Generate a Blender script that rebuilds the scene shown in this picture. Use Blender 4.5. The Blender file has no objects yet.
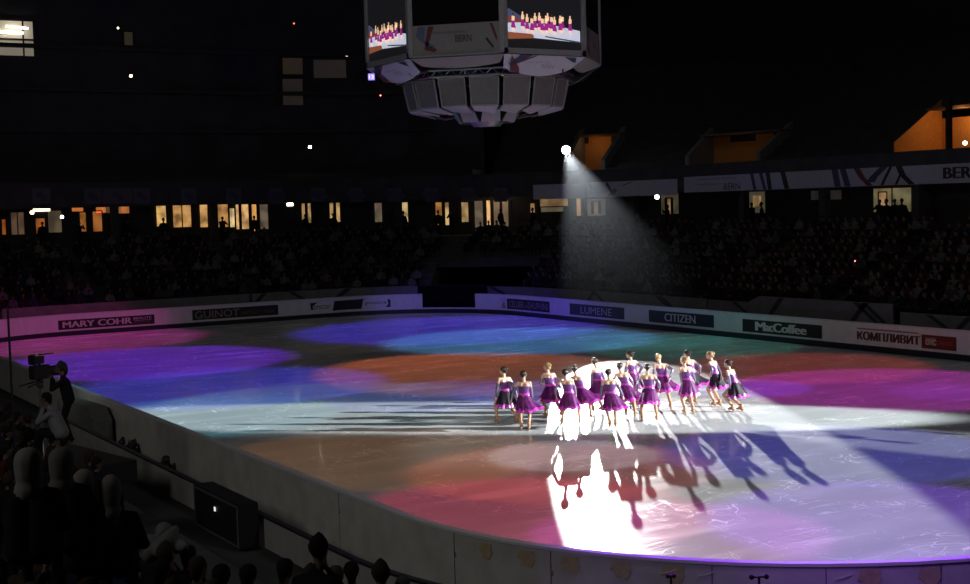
import bpy, bmesh, math, random
import numpy as np
from mathutils import Vector, Matrix
random.seed(7)
rs = np.random.RandomState(11)
SC = bpy.context.scene
COL = SC.collection
PI = math.pi
# ------------------------------------------------------------------ camera
FPX, CH, PIT, YAW, CX, CY, ROLL = 1361.0, 6.16, math.radians(3.60), math.radians(149.2), 42.08, -25.35, math.radians(-1.56)
CF = np.array([math.cos(YAW)*math.cos(PIT), math.sin(YAW)*math.cos(PIT), -math.sin(PIT)])
CR = np.array([math.sin(YAW), -math.cos(YAW), 0.0])
CU = np.cross(CR, CF)
CC = np.array([CX, CY, CH])
cam = bpy.data.cameras.new('camera'); co = bpy.data.objects.new('camera', cam); COL.objects.link(co)
X = CR*math.cos(ROLL)+CU*math.sin(ROLL); Y = -CR*math.sin(ROLL)+CU*math.cos(ROLL); Z = -CF
co.matrix_world = Matrix(((X[0], Y[0], Z[0], CX), (X[1], Y[1], Z[1], CY), (X[2], Y[2], Z[2], CH), (0, 0, 0, 1)))
cam.sensor_width = 36; cam.lens = FPX/970*36; cam.clip_end = 400; cam.clip_start = .1
SC.camera = co
SC.view_settings.view_transform = 'Standard'; SC.view_settings.look = 'None'
SC.view_settings.exposure = 0; SC.view_settings.gamma = 1
try:
    SC.cycles.use_denoising = True
    SC.cycles.max_bounces = 5; SC.cycles.volume_bounces = 0
    SC.cycles.sample_clamp_indirect = 4
except Exception: pass

def px(P):
    d = np.array(P, float)-CC; w = d@CF
    if w < .5: return (1e5, 1e5)
    u = FPX*(d@CR)/w; v = -FPX*(d@CU)/w; c, s = math.cos(ROLL), math.sin(ROLL)
    return (485+u*c-v*s, 292+u*s+v*c)
def ray(x, y):
    u, v = x-485, y-292; c, s = math.cos(-ROLL), math.sin(-ROLL); u, v = u*c-v*s, u*s+v*c
    d = CF*FPX+CR*u-CU*v; return d/np.linalg.norm(d)
def on_z(x, y, z=0.0):
    d = ray(x, y); return CC+d*((z-CH)/d[2])
def at_dist(x, y, D):
    d = ray(x, y); return CC+d*D/math.hypot(d[0], d[1])

# ------------------------------------------------------------------ materials
MATS = {}
def mat(name, col, rough=.6, metal=0, noise=0, nscale=6, emit=0, spec=.5, coat=0, sheen=0, alpha=1):
    if name in MATS: return MATS[name]
    m = bpy.data.materials.new(name); m.use_nodes = True; nt = m.node_tree; b = nt.nodes['Principled BSDF']
    c = (col[0], col[1], col[2], 1)
    b.inputs['Base Color'].default_value = c; b.inputs['Roughness'].default_value = rough; b.inputs['Metallic'].default_value = metal
    b.inputs['Specular IOR Level'].default_value = spec; b.inputs['Coat Weight'].default_value = coat; b.inputs['Sheen Weight'].default_value = sheen
    if emit:
        b.inputs['Emission Color'].default_value = c; b.inputs['Emission Strength'].default_value = emit
    if noise:
        t = nt.nodes.new('ShaderNodeTexNoise'); t.inputs['Scale'].default_value = nscale; t.inputs['Detail'].default_value = 5
        g = nt.nodes.new('ShaderNodeTexCoord'); nt.links.new(g.outputs['Object'], t.inputs['Vector'])
        r = nt.nodes.new('ShaderNodeMapRange'); r.inputs['From Min'].default_value = .3; r.inputs['From Max'].default_value = .7
        r.inputs['To Min'].default_value = 1-noise; r.inputs['To Max'].default_value = 1+noise
        nt.links.new(t.outputs['Fac'], r.inputs['Value'])
        x = nt.nodes.new('ShaderNodeVectorMath'); x.operation = 'SCALE'; x.inputs[0].default_value = col
        nt.links.new(r.outputs['Result'], x.inputs['Scale']); nt.links.new(x.outputs[0], b.inputs['Base Color'])
        bp = nt.nodes.new('ShaderNodeBump'); bp.inputs['Strength'].default_value = .15; bp.inputs['Distance'].default_value = .01
        nt.links.new(t.outputs['Fac'], bp.inputs['Height']); nt.links.new(bp.outputs[0], b.inputs['Normal'])
    MATS[name] = m; return m

M_white = mat('board_white', (.72, .72, .74), .35, noise=.06, nscale=3)
M_outer = mat('board_outer', (.50, .49, .46), .6, noise=.12, nscale=2.5)
M_rail = mat('board_rail', (.62, .62, .66), .3)
M_kick = mat('kick_strip', (.015, .017, .03), .4)
M_black = mat('ad_black', (.012, .012, .014), .5)
M_adtxt = mat('ad_text', (.62, .6, .58), .5)
M_dim = mat('ad_text_dim', (.16, .15, .15), .5)
M_red = mat('ad_red', (.16, .018, .02), .5)
M_maroon = mat('ad_maroon', (.16, .02, .025), .5)
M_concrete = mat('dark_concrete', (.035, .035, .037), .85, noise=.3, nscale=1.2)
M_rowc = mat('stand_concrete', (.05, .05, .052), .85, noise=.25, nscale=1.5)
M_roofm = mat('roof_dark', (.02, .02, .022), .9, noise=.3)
M_fascia = mat('fascia_banner', (.40, .40, .45), .7, noise=.08)
M_navy = mat('banner_navy', (.04, .045, .10), .7)
M_swred = mat('banner_maroon', (.13, .03, .03), .7)
M_blk = mat('matte_black', (.01, .01, .011), .6, noise=.2)
M_metal = mat('grey_metal', (.25, .25, .26), .4, metal=.7, noise=.1)
M_tape = mat('tan_tape', (.46, .36, .22), .7, noise=.15, nscale=9)
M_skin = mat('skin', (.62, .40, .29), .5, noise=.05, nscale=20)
M_skin2 = mat('skin_unlit', (.15, .10, .08), .8, spec=.1)  # darker copy of skin, dimness of the stands put into the colour
M_lip = mat('lips', (.45, .08, .09), .4)
M_eye = mat('eye_dark', (.03, .02, .02), .3)
M_tights = mat('tan_tights', (.52, .30, .19), .45)
M_boot = mat('tan_boot', (.42, .23, .13), .4)
M_blade = mat('steel_blade', (.7, .7, .72), .2, metal=1)
M_hairb = mat('hair_dark', (.025, .016, .012), .35, noise=.3, nscale=60)
M_hairl = mat('hair_blonde', (.34, .22, .10), .4, noise=.3, nscale=60)
M_bod = mat('sequin_lilac', (.16, .06, .22), .25, metal=.3, noise=.5, nscale=70)
M_sash = mat('magenta_satin', (.50, .03, .42), .3, sheen=.3)
M_skirt = mat('purple_chiffon', (.10, .006, .10), .5, noise=.6, nscale=12, spec=.2)
M_skirtd = mat('black_chiffon', (.014, .007, .018), .5, noise=.3, nscale=14, spec=.2)
M_sleeve = mat('sequin_sleeve', (.26, .22, .33), .25, metal=.5, noise=.6, nscale=90)

# ice: milky, glossy, with skate marks and snow
def ice_material():
    m = bpy.data.materials.new('ice'); m.use_nodes = True; nt = m.node_tree; b = nt.nodes['Principled BSDF']; N = nt.nodes.new; L = nt.links.new
    g = N('ShaderNodeTexCoord')
    def noise(scale, detail=4, stretch=(1, 1, 1), rot=0, dist=0):
        mp = N('ShaderNodeMapping'); mp.inputs['Scale'].default_value = stretch; mp.inputs['Rotation'].default_value = (0, 0, rot)
        L(g.outputs['Object'], mp.inputs['Vector']); t = N('ShaderNodeTexNoise'); t.inputs['Scale'].default_value = scale
        t.inputs['Detail'].default_value = detail; t.inputs['Distortion'].default_value = dist; L(mp.outputs[0], t.inputs['Vector']); return t.outputs['Fac']
    def mr(v, a, b_, c, d):
        r = N('ShaderNodeMapRange'); r.inputs['From Min'].default_value = a; r.inputs['From Max'].default_value = b_
        r.inputs['To Min'].default_value = c; r.inputs['To Max'].default_value = d; L(v, r.inputs['Value']); return r.outputs['Result']
    def mth(op, a, b_):
        x = N('ShaderNodeMath'); x.operation = op
        for i, q in enumerate((a, b_)):
            if isinstance(q, (int, float)): x.inputs[i].default_value = q
            else: L(q, x.inputs[i])
        return x.outputs[0]
    sc = None                      # thin skate marks: narrow iso-lines of stretched, distorted noise
    for scale, st, rot, dist, w in ((.5, (1, .28, 1), .5, 1.4, .004), (.35, (.3, 1, 1), -.4, 2.2, .003), (.7, (1, .5, 1), 1.9, 2.6, .005), (.9, (.35, 1, 1), 1.0, 1.2, .005), (1.3, (1, .3, 1), 2.4, 1.6, .006)):
        f = noise(scale, 1.5, st, rot, dist); a = mth('ABSOLUTE', mth('SUBTRACT', f, .5), 0)
        l = mr(a, w*.35, w, 1, 0); sc = l if sc is None else mth('MAXIMUM', sc, l)
    gate = mr(noise(.55, 3), .45, .6, 0, 1)
    sc = mth('MULTIPLY', sc, gate)
    snow = mth('MULTIPLY', mr(noise(1.1, 9, (1, .22, 1), .55), .44, .62, 0, 1), mr(noise(.16, 3), .35, .6, .25, 1))
    spk = mth('MULTIPLY', mr(noise(26, 2), .72, .78, 0, 1), mr(noise(.4, 2), .45, .6, 0, 1))
    tot = mth('MINIMUM', mth('ADD', mth('ADD', mth('MULTIPLY', sc, .8), mth('MULTIPLY', snow, .34)), spk), 1)
    mx = N('ShaderNodeMix'); mx.data_type = 'RGBA'; mx.inputs[6].default_value = (.56, .58, .61, 1); mx.inputs[7].default_value = (.9, .92, .95, 1)
    L(tot, mx.inputs[0]); L(mx.outputs[2], b.inputs['Base Color'])
    L(mr(tot, 0, 1, .19, .5), b.inputs['Roughness'])
    b.inputs['IOR'].default_value = 1.31; b.inputs['Specular IOR Level'].default_value = .05; b.inputs['Coat Weight'].default_value = .06; b.inputs['Coat Roughness'].default_value = .05; b.inputs['Coat IOR'].default_value = 1.31
    bp = N('ShaderNodeBump'); bp.inputs['Strength'].default_value = .12; bp.inputs['Distance'].default_value = .01
    L(mth('ADD', tot, noise(2.2, 3)), bp.inputs['Height']); L(bp.outputs[0], b.inputs['Normal'])
    b2 = N('ShaderNodeBump'); b2.inputs['Strength'].default_value = .06; b2.inputs['Distance'].default_value = .02
    L(noise(5, 2), b2.inputs['Height']); L(b2.outputs[0], b.inputs['Coat Normal'])
    return m
M_ice = ice_material()

# ------------------------------------------------------------------ mesh helpers
class MB:
    def __init__(s): s.v = []; s.f = []; s.m = []; s.n = 0
    def add(s, V, F, mi=0):
        V = [tuple(map(float, q)) for q in V]; s.v += V; s.f += [tuple(i+s.n for i in q) for q in F]; s.m += [mi]*len(F); s.n += len(V); return s
    def box(s, c, h, rz=0, mi=0, ax=None):
        c = Vector(c); R = Matrix.Rotation(rz, 3, 'Z') if ax is None else ax
        V = [c+R@Vector((x*h[0], y*h[1], z*h[2])) for x in (-1, 1) for y in (-1, 1) for z in (-1, 1)]
        return s.add(V, [(0, 1, 3, 2), (4, 6, 7, 5), (0, 4, 5, 1), (2, 3, 7, 6), (0, 2, 6, 4), (1, 5, 7, 3)], mi)
    def tube(s, pts, rad, n=10, mi=0, cap=True):
        pts = [Vector(p) for p in pts]; rad = rad if isinstance(rad, (list, tuple)) else [rad]*len(pts)
        V = []; 
        d0 = (pts[1]-pts[0]).normalized(); up = Vector((0, 0, 1)) if abs(d0.z) < .9 else Vector((1, 0, 0)); a = d0.cross(up).normalized()
        for i, p in enumerate(pts):
            d = (pts[min(i+1, len(pts)-1)]-pts[max(i-1, 0)]).normalized(); a = (a-d*a.dot(d)).normalized(); b = d.cross(a)
            V += [p+(a*math.cos(2*PI*k/n)+b*math.sin(2*PI*k/n))*rad[i] for k in range(n)]
        F = [(i*n+k, i*n+(k+1) % n, (i+1)*n+(k+1) % n, (i+1)*n+k) for i in range(len(pts)-1) for k in range(n)]
        if cap: F += [tuple(range(n))[::-1], tuple((len(pts)-1)*n+k for k in range(n))]
        return s.add(V, F, mi)
    def ball(s, c, r, n=12, m=8, mi=0, R=None):
        r = r if isinstance(r, (list, tuple)) else (r, r, r); V = []; c = Vector(c)
        for i in range(m+1):
            t = PI*i/m
            for k in range(n):
                q = Vector((r[0]*math.sin(t)*math.cos(2*PI*k/n), r[1]*math.sin(t)*math.sin(2*PI*k/n), r[2]*math.cos(t)))
                V.append(c+(R@q if R is not None else q))
        F = [(i*n+k, (i+1)*n+k, (i+1)*n+(k+1) % n, i*n+(k+1) % n) for i in range(m) for k in range(n)]
        return s.add(V, F, mi)
    def obj(s, name, mats, parent=None, smooth=False, bevel=0):
        me = bpy.data.meshes.new(name); me.from_pydata(s.v, [], s.f)
        for q in (mats if isinstance(mats, (list, tuple)) else [mats]): me.materials.append(q)
        me.polygons.foreach_set('material_index', s.m); bm = bmesh.new(); bm.from_mesh(me)
        bmesh.ops.remove_doubles(bm, verts=bm.verts, dist=1e-5); bmesh.ops.recalc_face_normals(bm, faces=bm.faces)
        if bevel:
            bmesh.ops.bevel(bm, geom=[e for e in bm.edges if e.is_manifold and e.calc_face_angle(0) > .6], offset=bevel, segments=2, affect='EDGES')
        bm.to_mesh(me); bm.free()
        if smooth: me.polygons.foreach_set('use_smooth', [True]*len(me.polygons))
        o = bpy.data.objects.new(name, me); COL.objects.link(o)
        if parent is not None: o.parent = parent
        return o
def link_mesh(name, me, parent=None):
    o = bpy.data.objects.new(name, me); COL.objects.link(o)
    if parent is not None: o.parent = parent
    return o
def empty(name, loc=(0, 0, 0), rz=0):
    o = bpy.data.objects.new(name, None); COL.objects.link(o); o.location = loc; o.rotation_euler = (0, 0, rz); return o
def tag(o, label, cat, group=None, kind=None):
    if label: o['label'] = label
    if cat: o['category'] = cat
    if group: o['group'] = group
    if kind: o['kind'] = kind
    return o
def struct(o): o['kind'] = 'structure'; return o
KIDS = {}
def copy_tree(o, parent=None):
    c = o.copy(); COL.objects.link(c); c.parent = parent
    for ch in list(o.children): copy_tree(ch, c)
    return c

# ------------------------------------------------------------------ the rink outline: arc length s, outward offset d
HL, HW, RR = 30.0, 15.2, 7.8
ARC = RR*PI/2
SEG = []   # (kind, length, data)
A = HL-RR; B = HW-RR
SEG = [('arc', ARC, (A, -B, -90)), ('line', 2*B, (HL, -B, 0, 1)), ('arc', ARC, (A, B, 0)), ('line', 2*A, (A, HW, -1, 0)),
       ('arc', ARC, (-A, B, 90)), ('line', 2*B, (-HL, B, 0, -1)), ('arc', ARC, (-A, -B, 180)), ('line', 2*A, (-A, -HW, 1, 0))]
PER = sum(q[1] for q in SEG)
def ring(s, d=0.0, z=0.0):
    s = s % PER
    for k, l, q in SEG:
        if s <= l: break
        s -= l
    if k == 'arc':
        t = math.radians(q[2])+s/RR; return Vector((q[0]+(RR+d)*math.cos(t), q[1]+(RR+d)*math.sin(t), z))
    n = (q[3], -q[2]); return Vector((q[0]+q[2]*s+n[0]*d, q[1]+q[3]*s+n[1]*d, z))
def ring_n(s): return (ring(s, 1)-ring(s, 0)).normalized()
_S = np.arange(0, PER, .1)
_RT = {}
def _tab(d):
    if d not in _RT: _RT[d] = np.array([tuple(ring(s, d))[:2] for s in _S])
    return _RT[d]
def s_near(x, y, d=0.0):
    T = _tab(d); return float(_S[np.argmin((T[:, 0]-x)**2+(T[:, 1]-y)**2)])
def off_of(x, y):
    """signed offset d and s of a plan point"""
    ax, ay = max(-A, min(A, x)), max(-B, min(B, y)); dd = math.hypot(x-ax, y-ay)-RR
    if abs(x) <= A and abs(y) <= B: dd = -1
    if abs(x) < A: dd = abs(y)-HW
    if abs(y) < B: dd = abs(x)-HL if abs(x) > A or abs(y) < B else dd
    if abs(x) < A and abs(y) < B: dd = -1
    elif abs(x) >= A and abs(y) >= B: dd = math.hypot(x-ax, y-ay)-RR
    elif abs(x) >= A: dd = abs(x)-HL
    else: dd = abs(y)-HW
    return dd
def ray_ring(x, y, d, far=True):
    """where a viewing ray meets the vertical wall at offset d: (s, z)"""
    T = _tab(d); P = ray(x, y); h = math.hypot(P[0], P[1]); ux, uy = P[0]/h, P[1]/h
    c = (T[:, 0]-CX)*uy-(T[:, 1]-CY)*ux; al = (T[:, 0]-CX)*ux+(T[:, 1]-CY)*uy
    best = None
    for i in np.nonzero(np.sign(c) != np.sign(np.roll(c, -1)))[0]:
        if al[i] > 5 and (best is None or (al[i] > al[best]) == far): best = i
    i = best; j = (i+1) % len(c); t = c[i]/(c[i]-c[j]+1e-12); D = al[i]+(al[j]-al[i])*t
    return float(_S[i]+t*.1), CH+P[2]/h*D
def strip(mb, s0, s1, prof, mi=0, step=.6, close=False):
    """sweeps a (d, z) profile along the outline from s0 to s1"""
    n = max(1, int(abs(s1-s0)/step)); V = []; m = len(prof)
    for i in range(n+1):
        s = s0+(s1-s0)*i/n
        V += [ring(s, d, z) for d, z in prof]
    k = m if close else m-1
    F = [(i*m+j, i*m+(j+1) % m, (i+1)*m+(j+1) % m, (i+1)*m+j) for i in range(n) for j in range(k)]
    if close: F += [tuple(range(m))[::-1], tuple(n*m+j for j in range(m))]
    return mb.add(V, F, mi)
S_FAR = ARC+2*B+ARC              # start of the y=+15 side
# writing, bent along the outline
def text_mesh(txt, sx=1.0, bold=0.0, shear=0):
    cu = bpy.data.curves.new('writing', 'FONT'); cu.body = txt; cu.size = 1; cu.offset = bold; cu.shear = shear; cu.align_x = 'LEFT'; cu.resolution_u = 3
    o = bpy.data.objects.new('writing', cu); COL.objects.link(o); bpy.context.view_layer.update()
    me = bpy.data.meshes.new_from_object(o.evaluated_get(bpy.context.evaluated_depsgraph_get()))
    V = [(v.co.x, v.co.y) for v in me.vertices]; F = [tuple(p.vertices) for p in me.polygons]
    bpy.data.objects.remove(o); bpy.data.meshes.remove(me)
    x0 = min(v[0] for v in V); x1 = max(v[0] for v in V); y0 = min(v[1] for v in V); y1 = max(v[1] for v in V)
    return [((x-x0)/(x1-x0), (y-y0)/(y1-y0)) for x, y in V], F
def write_ring(mb, txt, sL, sR, z0, z1, d, mi=0, bold=0, **k):
    """seen from the ice the outline runs right to left, so sL > sR for the far boards"""
    V, F = text_mesh(txt, **k)
    for j, o in enumerate((0,) if not bold else (0, -bold*1.6, bold*1.6)):
        mb.add([ring(sL+(sR-sL)*x+o, d-.0015*j*(1 if d < 3 else 1), z0+(z1-z0)*y) for x, y in V], F, mi)
def rect_ring(mb, sL, sR, z0, z1, d, mi=0, slant=0):
    n = max(2, int(abs(sR-sL)/.3)); V = []
    for i in range(n+1):
        s = sL+(sR-sL)*i/n; V += [ring(s+slant, d, z0), ring(s, d, z1)]
    mb.add(V, [(2*i, 2*i+2, 2*i+3, 2*i+1) for i in range(n)], mi)
def poly_ring(mb, pts, d, mi=0): mb.add([ring(s, d, z) for s, z in pts], [tuple(range(len(pts)))], mi)

# ------------------------------------------------------------------ ice and ground
mb = MB(); V = [ring(s, 0, 0) for s in np.arange(0, PER, .4)]; mb.add(V, [tuple(range(len(V)))]); o = mb.obj('floor', M_ice); struct(o); o.name = 'floor'
mb = MB(); mb.box((0, 0, -.3), (75, 65, .25)); struct(mb.obj('ground', M_concrete))

# ------------------------------------------------------------------ boards
S_GAPL = ray_ring(422, 300, 0)[0]; S_GAPR = ray_ring(475, 300, 0)[0]
def board_run(s0, s1, label):
    root = empty('rink_board', ring((s0+s1)/2, .06, 0)); tag(root, label, 'rink barrier')
    root.location = (0, 0, 0)
    mb = MB(); strip(mb, s0, s1, [(0.0, .24), (0.0, 1.10), (.10, 1.10), (.10, 0.0), (0.02, 0.0), (.02, .24)], close=True); p = mb.obj('panel', M_white, root)
    mb = MB(); strip(mb, s0, s1, [(-.012, 0.0), (-.012, .24), (.02, .24), (.02, 0.0)], close=True); mb.obj('kick_strip', M_kick, root)
    mb = MB(); strip(mb, s0, s1, [(-.015, 1.10), (-.015, 1.14), (.115, 1.14), (.115, 1.10)], close=True); mb.obj('top_rail', M_rail, root)
    return root
bR = board_run(.01+S_FAR-ARC-2*B, S_GAPR, 'white rink barrier with sponsor adverts along the right side, under the beam-lit stand')
bL = board_run(S_GAPL, PER-2*A-4, 'white rink barrier across the far end, lit pink and blue, left of the dark gap')
# near run: its outside faces the camera
root = empty('rink_board'); tag(root, 'curved near rink barrier seen from outside, grey back with tan tape patches', 'rink barrier')
s0, s1 = PER-2*A-4+.02, PER+ARC+.005
mb = MB(); strip(mb, s0, s1, [(0, .24), (0, 1.10), (.10, 1.10), (.10, 0), (.02, 0), (.02, .24)], close=True); mb.obj('panel', M_outer, root)
mb = MB(); strip(mb, s0, s1, [(-.012, 0), (-.012, .24), (.02, .24), (.02, 0)], close=True); mb.obj('kick_strip', M_kick, root)
mb = MB(); strip(mb, s0, s1, [(-.02, 1.10), (-.02, 1.145), (.12, 1.145), (.12, 1.10)], close=True); mb.obj('top_rail', M_rail, root)
NB = root
def near_s(x, y): return ray_ring(x, y, .1, far=False)
for x0, x1, y in ((480, 491, 540), (519, 534, 548), (562, 579, 554), (612, 630, 560), (663, 683, 566), (860, 880, 567), (920, 940, 564)):
    a, za = near_s(x0, y); b, zb = near_s(x1, y+4); za = 1.04
    m2 = MB(); w = b-a
    pts = [(a, za), (b, za+.01), (b-.01*w, za-.10), (b+.03, za-.12), (b-.05, za-.24), (a+.06, za-.235), (a+.02, za-.15), (a-.04, za-.13), (a-.01, za-.06)]
    m2.add([ring(s, .106, z) for s, z in pts], [tuple(range(len(pts)))]); m2.obj('tape_patch', M_tape, NB)
for x in (551, 712, 826, 455, 340, 941):
    a, za = near_s(x, 575 if x > 450 else 540); m2 = MB()
    strip(m2, a-.004, a+.004, [(.1, .02), (.1, 1.09), (.104, 1.09), (.104, .02)], close=True)
    for z in (.78, .74): m2.ball(ring(a+.03, .11, z), .012, 8, 5)
    m2.obj('panel_joint', M_kick, NB)
for x, y0 in ((610, 572), (840, 0)):
    pass
mb = MB()
for x in (668, 843, 706):
    a, _ = near_s(x, 575); mb.tube([ring(a-.10, .112, .93), ring(a, .112, .95), ring(a+.12, .112, 1.0)], .005, 6)
mb.obj('scuff', M_rail, NB)

# adverts
def ad(parent, name, fn, mats):
    m2 = MB(); fn(m2); return m2.obj(name, mats, parent)
def SX(x, y=320): return ray_ring(x, y, 0)[0]
def f(m2):
    l, r = SX(58, 322), SX(154.5, 320); rect_ring(m2, l, r, .33, .83, -.006)
    write_ring(m2, 'MARY COHR', l-.25, SX(131.5), .43, .75, -.012, 1, bold=.015)
    write_ring(m2, 'BEAUTÉ', SX(133.5), SX(151.5), .62, .78, -.012, 1)
    rect_ring(m2, SX(133.5), SX(151.5), .56, .575, -.012, 1); write_ring(m2, 'INSTITUTS', SX(134.5), SX(150.5), .42, .52, -.012, 2)
ad(bL, 'advert', f, [M_black, M_adtxt, M_dim])
def f(m2):
    l, r = SX(192.5), SX(278.5); rect_ring(m2, l, r, .36, .92, -.006)
    write_ring(m2, 'GUINOT', l-.15, SX(239.5), .44, .84, -.012, 1); write_ring(m2, 'INSTITUT · PARIS', SX(242), SX(274), .50, .68, -.012, 2)
ad(bL, 'advert', f, [mat('ad_brown', (.03, .015, .015), .5), mat('ad_text_mid', (.32, .30, .30), .5), M_dim])
def f(m2):
    rect_ring(m2, SX(336), SX(362), .38, .92, -.006, slant=0)
    poly_ring(m2, [(SX(333), .36), (SX(336), .36), (SX(336), .92), (SX(335), .92)], -.006); poly_ring(m2, [(SX(362), .40), (SX(364), .92), (SX(369), .96), (SX(336), .92)], -.006)
    poly_ring(m2, [(SX(310.5), .88), (SX(318), .9), (SX(313), .68), (SX(314), .5), (SX(311.5), .48)], -.006)
    poly_ring(m2, [(SX(388), .88), (SX(391), .86), (SX(391), .42), (SX(386), .42), (SX(389), .6)], -.006)
    write_ring(m2, 'sponsor'[:0]+'smccor', SX(314), SX(331), .50, .72, -.006, 0); write_ring(m2, 'gnoscore', SX(365), SX(387), .56, .76, -.006, 0)
    write_ring(m2, 'S', SX(352), SX(346), .5, .8, -.012, 1)
ad(bL, 'advert', f, [M_black, mat('ad_brown2', (.05, .03, .03), .5)])
def f(m2):
    l, r = SX(507.5), SX(550); rect_ring(m2, l, r, .33, .92, -.006)
    write_ring(m2, 'CELLIER', l-.15, SX(524), .45, .80, -.012, 1); write_ring(m2, 'DES', SX(525), SX(528), .48, .6, -.012, 1); write_ring(m2, 'DAUPHINS', SX(528.5), r+.15, .45, .80, -.012, 1)
    for z in (.9, .8): rect_ring(m2, SX(501), l+.1, z-.02, z, -.006)
    write_ring(m2, '&', SX(502), SX(506.5), .36, .7, -.006, 0)
ad(bR, 'advert', f, [M_black, mat('ad_text_mid', (.32, .30, .30), .5)])
def f(m2):
    l, r = SX(570), SX(624.5); rect_ring(m2, l, r, .34, .93, -.006); write_ring(m2, 'LUMENE', SX(581), SX(612), .45, .81, -.012, 1)
ad(bR, 'advert', f, [mat('ad_navy', (.02, .024, .05), .5), mat('ad_text_lum', (.42, .45, .55), .5)])
def f(m2):
    l, r = SX(649), SX(714); rect_ring(m2, l, r, .35, .93, -.006); write_ring(m2, 'CITIZEN', SX(665), SX(695.5), .46, .84, -.012, 1, bold=.01)
ad(bR, 'advert', f, [M_black, M_adtxt])
def f(m2):
    l, r = SX(742.5), SX(822); rect_ring(m2, l, r, .32, .88, -.006)
    for t, a, b in (('M', 756, 765), ('ac', 765.5, 773), ('C', 773.5, 781), ('offee', 782, 806)):
        big = t in 'MC'; write_ring(m2, t, SX(a), SX(b), .42, .80 if big or t == 'offee' else .68, -.012, 1, bold=.03)
ad(bR, 'advert', f, [mat('ad_dkbrown', (.02, .010, .009), .5), mat('ad_text_bright', (.72, .70, .66), .5)])
def f(m2):
    write_ring(m2, 'КОМПЛИВИТ', SX(857.5), SX(919.5), .44, .78, -.006, 0, bold=.02)
    write_ring(m2, 'ВИТАМИННО-МИНЕРАЛЬНЫЙ КОМПЛЕКС', SX(857.5), SX(918.5), .86, .93, -.006, 1, bold=.03)
    rect_ring(m2, SX(921.5), SX(956.5), .34, .86, -.006, 2)
    write_ring(m2, 'ОТС', SX(926), SX(936), .48, .70, -.012, 3, bold=.02)
    for z in (.52, .58, .64): rect_ring(m2, SX(938), SX(953), z-.012, z+.012, -.012, 4)
    rect_ring(m2, SX(925), SX(936), .735, .75, -.012, 3)
ad(bR, 'advert', f, [mat('ad_dkred', (.10, .02, .015), .5), M_black, M_red, M_adtxt, mat('ad_red2', (.45, .08, .08), .5)])

# second, lower barrier behind the boards, with dark swooshes
def barrier(x0, x1, ztop, label, sw, d=2.1):
    a, b = ray_ring(x0, 305, d)[0], ray_ring(x1, 305, d)[0]; root = empty('banner_barrier'); tag(root, label, 'banner barrier', None)
    m2 = MB(); strip(m2, b, a, [(d, 0), (d, ztop), (d+.08, ztop), (d+.08, 0)], close=True); m2.obj('panel', mat('barrier_cloth', (.17, .165, .17), .8, noise=.15, nscale=2), root)
    m2 = MB()
    for q in sw:
        s = ray_ring(q, 305, d)[0]; k = random.choice((-1, 1))*.5; m2.add([ring(s+k, d-.01, ztop*.5), ring(s+k-.3, d-.01, ztop*.5), ring(s-k-.1, d-.01, ztop-.02), ring(s-k+.25, d-.01, ztop-.02)], [(0, 1, 2, 3)])
    if sw: m2.obj('swoosh', mat('swoosh_dark', (.03, .03, .05), .8), root)
    return root
barrier(2, 250, 1.50, 'plain dark banner barrier behind the pink-lit end boards', [])
barrier(252, 447, 1.50, 'dim banner barrier with swooshes behind the blue-lit end boards', [258, 300, 340, 432, 440])
barrier(476, 706, 1.42, 'dim banner barrier behind the side boards, from the dark gap to the middle', [502, 590, 600, 664, 668])
barrier(708, 748, 1.40, 'short dim banner barrier left of the raised grey one behind the side boards', [742])
barrier(760, 892, 1.72, 'raised grey banner barrier behind the side boards at the right', [775, 858, 866, 874])
barrier(900, 969, 1.42, 'grey banner barrier ending at the right frame edge behind the side boards', [940, 961])
# wedge at the raised barrier's left end and low gate sill in the gap
m2 = MB(); a, b = ray_ring(748.5, 305, 2.1)[0], ray_ring(759.5, 305, 2.1)[0]
m2.add([ring(a, 2.1, 0), ring(b, 2.1, 0), ring(b, 2.1, 1.72), ring(a, 2.1, 1.42), ring(a, 2.18, 0), ring(b, 2.18, 0), ring(b, 2.18, 1.72), ring(a, 2.18, 1.42)], [(0, 1, 2, 3), (7, 6, 5, 4), (0, 3, 7, 4), (1, 5, 6, 2), (3, 2, 6, 7), (0, 4, 5, 1)])
tag(m2.obj('barrier_ramp', mat('barrier_cloth', (.17, .165, .17))), 'sloping grey cloth piece joining the low and raised banner barriers', 'banner barrier')
root = empty('gap_shade_backdrop'); tag(root, 'black curtain added for the unlit dark of the gap between the pink-blue and right-hand boards', 'backdrop')  # black sheet added where the gap is only unlit dark
m2 = MB(); n_ = 60
V = []
for i in range(n_+1):
    s_ = S_GAPR-.35+(S_GAPL+.7-S_GAPR)*i/n_; V += [ring(s_, .75+.05*math.sin(i*1.3), .02), ring(s_, .75+.03*math.sin(i*1.3), 1.55), ring(s_, .80+.05*math.sin(i*1.3), .02), ring(s_, .78+.03*math.sin(i*1.3), 1.55)]
m2.add(V, [q for i in range(n_) for q in ((4*i, 4*i+4, 4*i+5, 4*i+1), (4*i+2, 4*i+3, 4*i+7, 4*i+6), (4*i+1, 4*i+5, 4*i+7, 4*i+3))]); m2.obj('cloth', mat('gap_shade_black', (.006, .006, .007), .95, spec=.05), root, smooth=True)
m2 = MB(); m2.tube([ring(S_GAPR-.35, .78, 1.58), ring((S_GAPR+S_GAPL)/2, .78, 1.58), ring(S_GAPL+.35, .78, 1.58)], .025, 8); m2.obj('rail', M_blk, root)  # rod along the top of the added black sheet
root = empty('gate_sill'); tag(root, 'low white sill with dark kick strip closing the gap between the boards', 'gate sill')
m2 = MB(); strip(m2, S_GAPR+.005, S_GAPL-.005, [(0, .24), (0, .32), (.1, .32), (.1, 0), (.02, 0), (.02, .24)], close=True); m2.obj('sill_plate', M_white, root)
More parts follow.
